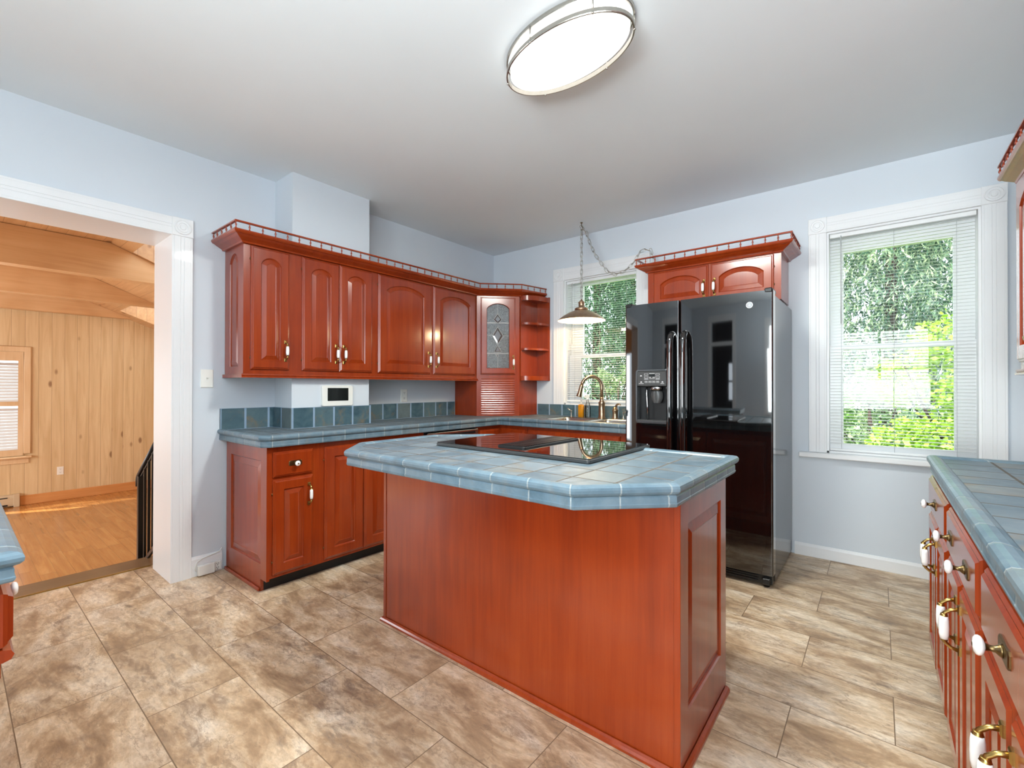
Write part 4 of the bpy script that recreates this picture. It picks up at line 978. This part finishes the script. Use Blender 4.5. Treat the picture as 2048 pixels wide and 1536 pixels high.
b = MB(); b.loft([[LB(a, z, c) for c, z in ((-.002, .744), (.020, .742), (.030, .745), (.034, .753), (.030, .761), (.020, .764), (-.002, .762))] for a in (-.002, .27)], True, True, True); b.build('rail_moulding', 'cherry', u)
nc = root('countertop', (1.6, -4.2, .87), 'blue-tiled counter corner at the near left in front of the doorway', 'countertop')
rp = [(2.276, -4.52), (2.276, -3.846), (.92, -3.846)]
e = [tuple(p) for p in offset_path(rp, -.045)]
b = MB(); top_polys(b, [[e[0], e[1], e[2], (.92, -4.52)]], 2.235, -3.888); b.build('tile_top', 'tile', nc, world=True)
b = MB(); b.sweep(rp, [(o, .939 + (z - .939) * .74) for o, z in NOSE], tile=T, u0=.06); b.build('tile_nosing', 'tile_nose', nc, world=True)
# ================================================================ refrigerator and the cabinet over it
fr = root('refrigerator', (2.47, -.43, 0), 'black side-by-side refrigerator with ice and water dispenser', 'refrigerator')
b = MB(); b.box(2.0, 2.942, -.742, -.04, .03, 1.795, bev=.004); b.build('case', 'fridge_side', fr, world=True)
def fdoor(name, x0, x1, z0, z1, hole=None):
    xs = sorted({x0, x0 + .0015, x0 + .004, x0 + .008, x0 + .0095, x1 - .0095, x1 - .008, x1 - .004, x1 - .0015, x1, *[x0 + (x1 - x0) * k / 16 for k in range(1, 16)], *(hole[:2] if hole else ())})
    zs = sorted({z0, z1, *(hole[2:] if hole else ()), *[z0 + (z1 - z0) * k / 6 for k in range(1, 6)]})
    def yf(x, z):
        q = (x - (x0 + x1) / 2) / ((x1 - x0) / 2); y = -.824 - .010 * (1 - q * q)
        d = min(x - x0, x1 - x); y += .008 * (1 - math.sqrt(max(0, 1 - (1 - min(d, .008) / .008) ** 2)))
        return y
    b = MB(); V = {(i, j): b.bm.verts.new((x, yf(x, z), z)) for i, x in enumerate(xs) for j, z in enumerate(zs)}
    for i in range(len(xs) - 1):
        for j in range(len(zs) - 1):
            cx, cz = (xs[i] + xs[i + 1]) / 2, (zs[j] + zs[j + 1]) / 2
            if hole and hole[0] < cx < hole[1] and hole[2] < cz < hole[3]: continue
            b._f([V[i, j], V[i + 1, j], V[i + 1, j + 1], V[i, j + 1]], 0, None, True)
    n, k = len(xs) - 1, len(zs) - 1
    edge = [(i, 0) for i in range(n + 1)] + [(n, j) for j in range(1, k + 1)] + [(i, k) for i in range(n - 1, -1, -1)] + [(0, j) for j in range(k - 1, 0, -1)]
    B = [b.bm.verts.new((V[e].co.x, -.750, V[e].co.z)) for e in edge]
    for q in range(len(edge)): b._f([V[edge[q]], V[edge[(q + 1) % len(edge)]], B[(q + 1) % len(edge)], B[q]])
    b._f(B)
    for e in b.bm.edges:
        if any(not f.smooth for f in e.link_faces): e.smooth = False
    o = b.build(name, 'fridge', fr, world=True); return o
dz = fdoor('freezer_door', 1.998, 2.3875, .088, 1.812, (2.094, 2.308, .978, 1.338))
dr = fdoor('fridge_door', 2.3945, 2.946, .088, 1.812)
def fhandle(x, par, s):
    b = MB(); P = [(x, -.822, 1.588), (x, -.850, 1.584), (x, -.874, 1.566), (x, -.886, 1.530), (x, -.890, 1.45), (x, -.892, 1.15), (x, -.890, .80), (x, -.886, .70), (x, -.874, .665), (x, -.850, .648), (x, -.822, .645)]
    b.tube(P, [.018, .019, .020, .020, .020, .0205, .020, .020, .020, .019, .018], 12); b.build('handle', 'fridge', par, world=True)
fhandle(2.346, dz, -1); fhandle(2.432, dr, 1)
# dispenser in the freezer door
b = MB()
for p, q in (((2.094, .978), (2.094, 1.338)), ((2.094, 1.338), (2.308, 1.338)), ((2.308, 1.338), (2.308, .978)), ((2.308, .978), (2.094, .978))):
    b.poly([(p[0], -.829, p[1]), (q[0], -.829, q[1]), (q[0], -.762, q[1]), (p[0], -.762, p[1])])
b.poly([(2.094, -.762, .978), (2.308, -.762, .978), (2.308, -.762, 1.338), (2.094, -.762, 1.338)]); b.build('dispenser_recess', 'black', dz, world=True)
b = MB(); outer = rr(2.083, 2.319, .966, 1.350, .022, 5); inner = rr(2.096, 2.306, .982, 1.337, .012, 5)
b.loft([[(x, -.828, z) for x, z in outer], [(x, -.842, z) for x, z in rr(2.086, 2.316, .969, 1.347, .020, 5)], [(x, -.842, z) for x, z in inner], [(x, -.80, z) for x, z in inner]], True, False, False, 0, False); b.build('dispenser_frame', 'frame_metal', dz, world=True)
b = MB(); b.loft([[(x, y, z) for y, z in ((-.838, 1.336), (-.846, 1.330), (-.838, 1.232), (-.80, 1.226), (-.79, 1.336))] for x in (2.098, 2.304)], True, True, True); pn = b.build('dispenser_control_panel', 'grey_plastic', dz, world=True)
b = MB()
def pq(x0, x1, z0, z1):
    f = lambda z: -.8465 + (1.330 - z) / .098 * .008
    b.poly([(x0, f(z0), z0), (x1, f(z0), z0), (x1, f(z1), z1), (x0, f(z1), z1)])
def fr_(x0, x1, z0, z1, t=.0012):
    pq(x0, x1, z0, z0 + t); pq(x0, x1, z1 - t, z1); pq(x0, x0 + t, z0, z1); pq(x1 - t, x1, z0, z1)
for x0 in (2.150, 2.232): fr_(x0, x0 + .028, 1.306, 1.318); fr_(x0, x0 + .028, 1.287, 1.299); pq(x0 - .001, x0 + .029, 1.278, 1.281)
pq(2.186, 2.226, 1.317, 1.3195); pq(2.186, 2.198, 1.290, 1.293); pq(2.210, 2.226, 1.290, 1.293); pq(2.186, 2.226, 1.2815, 1.2835)
for x0 in (2.152, 2.180, 2.207, 2.235): fr_(x0, x0 + .020, 1.254, 1.266); pq(x0 + .005, x0 + .015, 1.259, 1.261)
for x0, z0 in ((2.115, 1.300), (2.115, 1.256), (2.268, 1.256)): pq(x0 + .004, x0 + .018, z0, z0 + .0035); pq(x0 + .008, x0 + .014, z0 + .0035, z0 + .007)
pq(2.108, 2.144, 1.246, 1.2485); pq(2.266, 2.290, 1.246, 1.2485)
b.build('panel_printing', 'print', pn, world=True)
b = MB(); b.poly([(2.186, -.8467 + .0018, 1.297), (2.226, -.8467 + .0018, 1.297), (2.226, -.8475 + .0016, 1.314), (2.186, -.8475 + .0016, 1.314)]); b.build('display', 'dark_screen', pn, world=True)
b = MB(); b.lathe([(.050, 1.228), (.048, 1.205), (.030, 1.198)], (2.222, -.800, 0), 'z', 24, sy=.7); b.build('ice_chute', 'silver', dz, world=True)
b = MB(); L = []
for k in range(9):
    z = 1.195 - k * .0105; w = .044 * math.sqrt(max(.02, 1 - ((k - 3.2) / 6.2) ** 2)); L.append([(2.222 + w * math.cos(PI * j / 10), -.792 - .030 * math.sin(PI * j / 10) * (1 - k * .03), z) for j in range(11)])
b.loft(L, False, False, False, 0, True); b.build('ice_paddle', 'grey_plastic', dz, world=True)
b = MB(); b.tube([(2.150, -.800, 1.228), (2.150, -.800, 1.18), (2.156, -.802, 1.09), (2.158, -.80, .99)], .006, 8); b.build('water_lever', 'silver', dz, world=True)
b = MB(); b.box(2.096, 2.306, -.842, -.765, .978, .992, bev=.004); b.build('drip_tray', 'grey_plastic', dz, world=True)
# round badge: ring with looped script strokes
b = MB(); c = (2.820, -.8365, 1.7305)
def yd(x): q = (x - 2.67) / .276; return -.824 - .010 * (1 - q * q)
c = (2.820, yd(2.82) - .001, 1.7305)
b.tube([(c[0] + .0175 * math.cos(2 * PI * j / 32), c[1], c[2] + .0175 * math.sin(2 * PI * j / 32)) for j in range(32)], .0022, 6, 0, True)
def stroke(f, n=18): b.tube([(c[0] + f(t / (n - 1))[0] * .0001, c[1] - .0005, c[2] + f(t / (n - 1))[1] * .0001) for t in range(n)], .0012, 5, 0)
stroke(lambda t: (-35 + 55 * math.cos(PI * (.35 + 1.35 * t)), 10 + 75 * math.sin(PI * (.35 + 1.35 * t)))); stroke(lambda t: (-35 + 45 * t, -60 + 70 * t - 30 * math.sin(PI * t)))
stroke(lambda t: (45 + 40 * math.cos(PI * (.25 + 1.1 * t)), 40 + 38 * math.sin(PI * (.25 + 1.1 * t)))); stroke(lambda t: (45 + 45 * math.cos(PI * (.4 + 1.3 * t)), -38 + 40 * math.sin(PI * (.4 + 1.3 * t))))
em = b.build('badge', 'print', dr, world=True)
b = MB(); b.lathe([(.016, .0), (.016, .001)], (c[0], c[1] + .0015, c[2]), '-y', 28); b.build('badge_disc', 'silver', em, world=True)
b = MB(); b.box(2.90, 2.944, -.83, -.70, 1.797, 1.826, bev=.006); b.build('hinge_cover', 'black', fr, world=True)
b = MB(); b.box(2.0, 2.05, -.83, -.70, 1.797, 1.826, bev=.006); b.build('hinge_cover', 'black', fr, world=True)
b = MB(); b.box(2.01, 2.935, -.79, -.70, .022, .078)
for z in (.034, .048, .062): b.box(2.06, 2.86, -.798, -.79, z, z + .006)
b.box(2.88, 2.93, -.815, -.79, .022, .066, bev=.008); b.build('toe_grille', 'black', fr, world=True)
for x in (2.04, 2.90):
    for y in (-.76, -.10):
        b = MB(); b.lathe([(.018, .0), (.018, .022), (.008, .024), (.008, .04)], (x, y, 0), 'z', 12); b.build('foot', 'black', fr, world=True)

u = root('wall_cabinet', (1.968, -.33, 1.832), 'short cherry wall cabinet with two arched doors over the refrigerator', 'wall cabinet')
LO = lambda a, z, c: (a, -c, z - 1.832)
b = MB(); b.box(.0, .950, .0, .328, 0, .350); b.build('carcass', 'cherry', u)
door(u, LO, .048, .474, 1.865, 2.148, 'r', 1.972, .052, .06, L=.11, top=.055); door(u, LO, .490, .906, 1.865, 2.148, 'l', 1.972, .052, .06, L=.11, top=.055)
crown([(1.964, -.004), (1.964, -.335), (2.922, -.335), (2.922, -.004)], 'short cherry crown with spindle rail on the cabinet over the refrigerator', (2.44, -.2, 2.153), .022)

# ================================================================ sink, faucet, soap
sk = root('sink', (1.51, -.37, .93), 'double-bowl stainless steel sink under the window', 'sink')
def bowl(x0, x1, y0, y1):
    b = MB(); b.loft([[(x, y, z) for x, y in rr(x0 + d, x1 - d, y0 + d, y1 - d, r, 5)] for d, z, r in ((-.004, .9375, .05), (.0, .936, .05), (.010, .92, .05), (.014, .80, .055), (.03, .765, .06), (.06, .757, .05))], True, False, True, 0, True)
    o = b.build('bowl', 'steel', sk, world=True)
    d = MB(); d.lathe([(.045, .7572), (.042, .759), (.03, .7585), (.0, .756)], ((x0 + x1) / 2, (y0 + y1) / 2, 0), 'z', 20); d.build('drain', 'nickel', o, world=True); return o
BW = ((1.115, 1.485, -.590, -.235), (1.525, 1.895, -.590, -.235))
b = MB(); b.rect_with_holes(lambda a, y: (a, y, .9375), 1.072, 1.945, -.632, -.115, [(w[0], w[1], w[2], w[3]) for w in BW])
for w in BW:                                             # rounded bowl corners
    for cx, cy, sx, sy in ((w[0], w[2], 1, 1), (w[1], w[2], -1, 1), (w[1], w[3], -1, -1), (w[0], w[3], 1, -1)):
        P = [(cx, cy, .9375)] + [(cx + sx * (.05 - .05 * math.sin(q * PI / 10)), cy + sy * (.05 - .05 * math.cos(q * PI / 10)), .9375) for q in range(6)]; b.poly(P)
b.loft([[(x, y, z) for x, y in rr(1.072 - d, 1.945 + d, -.632 - d, -.115 + d, .03, 4)] for d, z in ((-.012, .9382), (0, .9378), (.006, .934), (.008, .9305))], True, False, False, 0, True); b.build('rim', 'steel', sk, world=True)
for w in BW: bowl(*w)

fx, fy = 1.470, -.180
fc = root('faucet', (fx, fy, .9375), 'tall bronze gooseneck faucet with pull-down spray head', 'faucet')
b = MB(); b.lathe([(.038, .9375), (.037, .944), (.030, .950), (.029, 1.065), (.031, 1.072), (.031, 1.080), (.024, 1.09), (.0175, 1.105), (.016, 1.13)], (fx, fy, 0), 'z', 20); b.build('body', 'bronze_nickel', fc, world=True)
dx, dy = -.78, -.63
P = [(fx, fy, 1.11), (fx, fy, 1.21)]; R = .093
for k in range(0, 13):
    q = PI * k / 12 * .93; P.append((fx + dx * R * (1 - math.cos(q)), fy + dy * R * (1 - math.cos(q)), 1.215 + R * 1.12 * math.sin(q)))
b = MB(); b.tube(P, .0150, 12); b.build('spout', 'bronze_nickel', fc, world=True)
e = Vector(P[-1]); dn = Vector((dx * .24, dy * .24, -.97)).normalized()
b = MB(); b.tube([tuple(e), tuple(e + dn * .006), tuple(e + dn * .012), tuple(e + dn * .07), tuple(e + dn * .102), tuple(e + dn * .108)], [.0165, .019, .0185, .020, .0255, .0235], 14); b.build('spray_head', 'bronze_nickel', fc, world=True)

hx, hy = 1.595, -.165
hd = root('faucet_lever', (hx, hy, .9375), 'bronze single lever valve right of the gooseneck faucet', 'faucet lever')
b = MB(); b.lathe([(.032, .9375), (.031, .943), (.026, .948), (.025, 1.005), (.029, 1.010), (.029, 1.016), (.022, 1.022), (.018, 1.040), (.0, 1.046)], (hx, hy, 0), 'z', 18); b.build('body', 'bronze_nickel', hd, world=True)
b = MB(); b.tube([(hx, hy, 1.035), (hx + .010, hy - .004, 1.050), (hx + .026, hy - .010, 1.068), (hx + .045, hy - .016, 1.070), (hx + .060, hy - .022, 1.064)], [.010, .010, .009, .008, .007], 8); b.build('lever', 'bronze_nickel', hd, world=True)

def spigot(x, y, label, sgn, top=.998):
    o = root('water_spigot', (x, y, .9375), label, 'water spigot', 'small metal spigots on the sink deck')
    b = MB(); b.lathe([(.012, .9375), (.011, .942), (.006, .946), (.005, top - .01), (.008, top - .006), (.008, top)], (x, y, 0), 'z', 12); b.build('post', 'nickel', o, world=True)
    b = MB(); b.tube([(x, y, top - .004), (x + sgn * .020, y - .006, top + .004), (x + sgn * .036, y - .010, top + .016 if sgn < 0 else top + .008)], [.005, .0045, .006], 8); b.build('lever', 'nickel', o, world=True)
spigot(1.128, -.150, 'small nickel spigot at the left end of the sink', -1)
spigot(1.690, -.200, 'small nickel spigot beside the refrigerator', 1, 1.0)

sx_, sy_ = 1.236, -.150
sp = root('soap_bottle', (sx_, sy_, .9375), 'clear pump bottle filled with amber dish soap behind the sink', 'soap bottle')
b = MB(); b.loft([[(x, y, z) for x, y in rr(sx_ - .026 + d, sx_ + .026 - d, sy_ - .018 + d, sy_ + .018 - d, .008, 3)] for d, z in ((.003, .9378), (0, .941), (0, 1.045), (.004, 1.056))], True, True, True, 0, True); b.build('body', 'soap', sp, world=True)
b = MB(); b.lathe([(.016, 1.056), (.010, 1.064), (.0095, 1.078), (.004, 1.080), (.004, 1.094), (.010, 1.096), (.010, 1.104), (.0, 1.106)], (sx_, sy_, 0), 'z', 12); b.tube([(sx_, sy_, 1.100), (sx_ + .03, sy_ - .012, 1.097)], .004, 6); b.build('pump', 'white_plastic', sp, world=True)
gx_, gy_ = 1.296, -.130
sp = root('spray_bottle', (gx_, gy_, .9375), 'clear plastic trigger bottle beside the amber soap', 'bottle')
b = MB(); b.lathe([(.026, .9378), (.027, .942), (.027, 1.03), (.020, 1.06), (.011, 1.085), (.011, 1.098)], (gx_, gy_, 0), 'z', 16); b.build('body', 'clear', sp, world=True)
b = MB(); b.lathe([(.013, 1.096), (.013, 1.112), (.009, 1.116)], (gx_, gy_, 0), 'z', 12); b.loft([[(gx_ + x, gy_ + s * .008, z) for x, z in ((-.035, 1.128), (-.030, 1.118), (.016, 1.114), (.022, 1.135), (.005, 1.148), (-.030, 1.144))] for s in (-1, 1)], True, True, True); b.build('trigger_head', 'white_plastic', sp, world=True)

# ================================================================ pendant lamp with swagged chain
px, py = 1.332, -.31
pl = root('pendant_lamp', (px, py, H), 'copper-coloured cone pendant lamp hanging on a chain over the sink', 'pendant lamp')
b = MB(); b.lathe([(.056, 1.921), (.064, 1.918), (.110, 1.900), (.160, 1.872), (.196, 1.846), (.214, 1.829), (.2155, 1.825)], (px, py, 0), 'z', 40, mats=[0] * 6, caps=False); 
b.lathe([(.2155, 1.825), (.210, 1.829), (.192, 1.843), (.156, 1.868), (.106, 1.896), (.060, 1.913), (.02, 1.916)], (px, py, 0), 'z', 40, mat=1, caps=False); b.build('shade', ['shade', 'shade_in'], pl, world=True)
b = MB(); b.lathe([(.056, 1.921), (.060, 1.924), (.060, 1.936), (.052, 1.944), (.027, 1.948), (.027, 1.985), (.030, 1.988), (.030, 1.993), (.020, 2.002), (.010, 2.012), (.006, 2.022)], (px, py, 0), 'z', 24); b.build('socket_cap', 'shade', pl, world=True)
b = MB(); b.lathe([(.012, 1.914), (.014, 1.902), (.026, 1.885), (.030, 1.868), (.024, 1.850), (.0, 1.841)], (px, py, 0), 'z', 16); b.build('bulb', 'bulb', pl, world=True)
lamp('pendant_bulb_light', 'POINT', (px, py, 1.836), 11.0, (1.0, 0.74, 0.44), shadow_soft_size=.025)
def links(b, path, pitch=.040, w=.0115, l=.0275, r=.0027):
    P = [Vector(p) for p in path]; acc = 0.0; nxt = 0.0; k = 0
    for i in range(len(P) - 1):
        d = P[i + 1] - P[i]; L = d.length; d.normalize()
        while nxt < acc + L:
            c = P[i] + d * (nxt - acc); s1 = d.cross(Vector((0, 0, 1)) if abs(d.z) < .9 else Vector((1, 0, 0))).normalized(); s2 = d.cross(s1)
            s = s1 if k % 2 else s2
            pts = []
            for j in range(12):
                q = 2 * PI * j / 12; a, e = math.cos(q), math.sin(q); pts.append(tuple(c + d * ((l - w) * (1 if a > 0 else -1) * (1 if abs(a) > .01 else 0) + w * a) + s * (w * e)))
            b.tube(pts, r, 5, 0, True); nxt += pitch; k += 1
        acc += L
b = MB(); links(b, [(px, py, 2.03), (px, py, 2.66)]); b.build('hanging_chain', 'nickel', pl, world=True)
SWG = [(1.336, -.309, 2.675), (1.379, -.302, 2.618), (1.412, -.296, 2.518), (1.463, -.288, 2.403), (1.513, -.279, 2.328), (1.562, -.27, 2.255), (1.633, -.257, 2.214), (1.707, -.244, 2.225), (1.767, -.233, 2.265), (1.807, -.225, 2.307), (1.853, -.22, 2.379), (1.9, -.215, 2.392), (1.945, -.21, 2.37), (1.965, -.2, 2.30), (1.985, -.19, 2.225)]
b = MB(); links(b, SWG); b.build('swag_chain', 'nickel', pl, world=True)
b = MB(); b.tube([(p[0] + .003, p[1], p[2]) for p in SWG], .0022, 5); b.tube([(px + .003, py, 2.02), (px + .003, py, 2.66)], .0022, 5); b.build('lamp_cord', 'cord', pl, world=True)
b = MB(); b.tube([(px, py, H), (px, py, H - .03), (px + .004, py, H - .04), (px + .012, py, H - .05), (px + .012, py, H - .062), (px, py, H - .070), (px - .010, py, H - .062)], .0032, 6); b.lathe([(.012, H - .001), (.012, H - .005), (.004, H - .008)], (px, py, 0), 'z', 12); b.build('ceiling_hook', 'bronze', pl, world=True)

# ================================================================ oval ceiling light
cx, cy = 2.390, -2.262
cl = root('ceiling_light', (cx, cy, H), 'oval flush ceiling light with two brushed nickel rings, switched on', 'ceiling light', None, -.078)
AX, AY = .313, .182
def oval(k, z, n=64): return [((AX + k) * math.cos(2 * PI * j / n), (AY + k) * math.sin(2 * PI * j / n), z) for j in range(n)]
b = MB(); b.loft([oval(-.020, -.003), oval(-.020, -.066), oval(-.026, -.072), oval(-.06, -.076), oval(-.12, -.078)], True, True, True, 0, True); b.build('diffuser', 'lamp_diffuser', cl)
def ring(z0, z1, name):
    b = MB(); b.loft([oval(-.006, z0), oval(-.002, z0), oval(0, z0 - .003), oval(0, z1 + .003), oval(-.002, z1), oval(-.007, z1), oval(-.007, z0), oval(-.006, z0)], True, False, False, 0, False); return b.build(name, 'nickel', cl)
ring(-.001, -.021, 'upper_ring'); ring(-.060, -.080, 'lower_ring')
for q in (.30, 1.25, 2.35, 3.45, 4.55, 5.5):
    b = MB(); x, y = AX * math.cos(q) * .992, AY * math.sin(q) * .992
    b.lathe([(.0035, -.014), (.0035, -.064)], (x, y, 0), 'z', 8); b.lathe([(.0055, -.078), (.0055, -.081), (.003, -.084), (.0, -.085)], (x, y, 0), 'z', 10); b.build('post', 'nickel', cl)
lamp('ceiling_light_glow', 'AREA', (cx, cy, H - .090), 38, (0.97, 1.0, .94), (0, 0, -1), shape='ELLIPSE', size=.56, size_y=.30)

# ================================================================ the garden outside
b = MB(); b.poly([(-40, .25, -.55), (30, .25, -.55), (30, 40, -.55), (-40, 40, -.55)]); tag(b.build('lawn', 'lawn'), 'bright green lawn outside the windows', 'lawn', kind='stuff')
def leaves(b, c, rad, n, size, droop=0.0, shell=.55, cone=False, mat=0):
    for _ in range(n):
        while True:
            d = Vector((random.uniform(-1, 1), random.uniform(-1, 1), random.uniform(-1, 1)))
            if .05 < d.length < 1: break
        d.normalize(); rr_ = shell + (1 - shell) * random.random()
        if cone:
            h = random.random() ** .8; k = (1 - h) * .95 + .05; q = random.uniform(0, 2 * PI); lump = .8 + .2 * math.sin(q * 5 + h * 23)
            p = Vector((c[0] + rad[0] * k * lump * math.cos(q) * rr_, c[1] + rad[1] * k * lump * math.sin(q) * rr_, c[2] + rad[2] * h))
        else:
            lump = .85 + .15 * math.sin(d.x * 7 + c[0]) * math.cos(d.z * 6 + c[1])
            p = Vector((c[0] + d.x * rad[0] * rr_ * lump, c[1] + d.y * rad[1] * rr_ * lump, c[2] + d.z * rad[2] * rr_ * lump))
        s = size * random.uniform(.6, 1.4)
        a = Vector((random.gauss(0, 1), random.gauss(0, 1), random.gauss(0, .6) - droop * 2)).normalized(); t = a.cross(Vector((random.gauss(0, 1), random.gauss(0, 1), random.gauss(0, 1)))).normalized()
        w = .36 if droop == 0 else .11
        v = [b.bm.verts.new(p), b.bm.verts.new(p + a * s * .5 + t * s * w), b.bm.verts.new(p + a * s), b.bm.verts.new(p + a * s * .5 - t * s * w)]
        b._f(v, mat)
def plant(name, label, cat, c, rad, n, size, mat, group, **kw):
    r = root(name, (c[0], c[1], -.55), label, cat, group)
    b = MB(); clumps = kw.pop('clumps', 1)
    if clumps == 1: leaves(b, c, rad, n, size, **kw)
    else:
        for i in range(clumps):
            q = 2.4 * i; k = math.sqrt((i + .5) / clumps)
            cc = (c[0] + rad[0] * .75 * k * math.cos(q), c[1] + rad[1] * .6 * k * math.sin(q), c[2] + rad[2] * .75 * (1 - 1.9 * random.random()))
            leaves(b, cc, (rad[0] * .42, rad[1] * .42, rad[2] * .36), n // clumps, size, **kw)
    f = b.build('foliage', mat, r, world=True); f['kind'] = 'stuff'
    b = MB(); top = c[2] + rad[2] * (.9 if kw.get('cone') else .3)
    b.tube([(c[0], c[1], -.55), (c[0] + .05, c[1] + .03, (top - .55) / 2), (c[0] + .02, c[1], top)], [.05 * rad[0] + .03, .04 * rad[0] + .02, .01], 7)
    if not kw.get('cone'):
        for i in range(5):
            q = i * 1.3; b.tube([(c[0] + .03, c[1], -.2 + .12 * i), (c[0] + rad[0] * .5 * math.cos(q), c[1] + rad[1] * .4 * math.sin(q), c[2]), (c[0] + rad[0] * .8 * math.cos(q), c[1] + rad[1] * .6 * math.sin(q), c[2] + rad[2] * .5)], [.02, .014, .006], 5)
    b.build('trunk', 'bark', r, world=True); return r
GS = 'sunlit bushes outside the windows'; GC = 'dark conifers behind the shrubs'
plant('bush', 'bright yellow-green shrub filling the right half of the right window', 'bush', (4.2, 3.3, .95), (.95, .9, 1.15), 9000, .065, 'leaf_bright', GS, clumps=14)
plant('bush', 'mid-green shrub low in the left half of the right window', 'bush', (2.45, 3.2, .55), (.80, .8, 1.0), 7000, .06, 'leaf_mid', GS, clumps=12)
plant('bush', 'pale green shrub low in the middle of the right window', 'bush', (3.3, 5.2, .6), (1.1, .7, 1.2), 6000, .06, 'leaf_pale', GS, clumps=10)
plant('conifer_tree', 'drooping grey-green conifer high in the right window', 'tree', (3.6, 8.0, -.2), (2.0, 2.0, 9.5), 36000, .14, 'leaf_conifer', GC, cone=True, droop=.8)
plant('conifer_tree', 'dark conifer behind the right edge of the right window', 'tree', (7.8, 9.5, -.3), (2.0, 2.0, 9.5), 12000, .22, 'leaf_dark', GC, cone=True, droop=.8)
plant('conifer_tree', 'dark conifer between the two windows', 'tree', (.4, 11.0, -.3), (1.7, 1.7, 10.5), 12000, .22, 'leaf_dark', GC, cone=True, droop=.7)
plant('conifer_tree', 'dark drooping conifer seen through the window behind the sink', 'tree', (-2.6, 7.2, -.1), (2.1, 2.0, 9.5), 36000, .14, 'leaf_dark', GC, cone=True, droop=.8)
plant('conifer_tree', 'dark conifer at the left edge of the sink window', 'tree', (-6.6, 9.0, -.3), (2.0, 2.0, 10.0), 12000, .22, 'leaf_dark', GC, cone=True, droop=.8)
plant('conifer_tree', 'dark conifer far behind the tree in the sink window', 'tree', (-4.6, 14.0, -.3), (2.4, 2.0, 12.0), 14000, .24, 'leaf_dark', GC, cone=True, droop=.8)
plant('conifer_tree', 'dark conifer far behind the tree in the right window', 'tree', (4.6, 14.0, -.3), (2.4, 2.0, 12.0), 14000, .24, 'leaf_dark', GC, cone=True, droop=.8)
plant('bush', 'small yellow-green shrub in front of the conifer outside the sink window', 'bush', (-.75, 4.7, 1.0), (.45, .4, .75), 1600, .07, 'leaf_pale', GS, clumps=6)
plant('bush', 'low bright shrub at the bottom of the sink window', 'bush', (.15, 3.6, .15), (.6, .5, .6), 2200, .06, 'leaf_bright', GS, clumps=8)
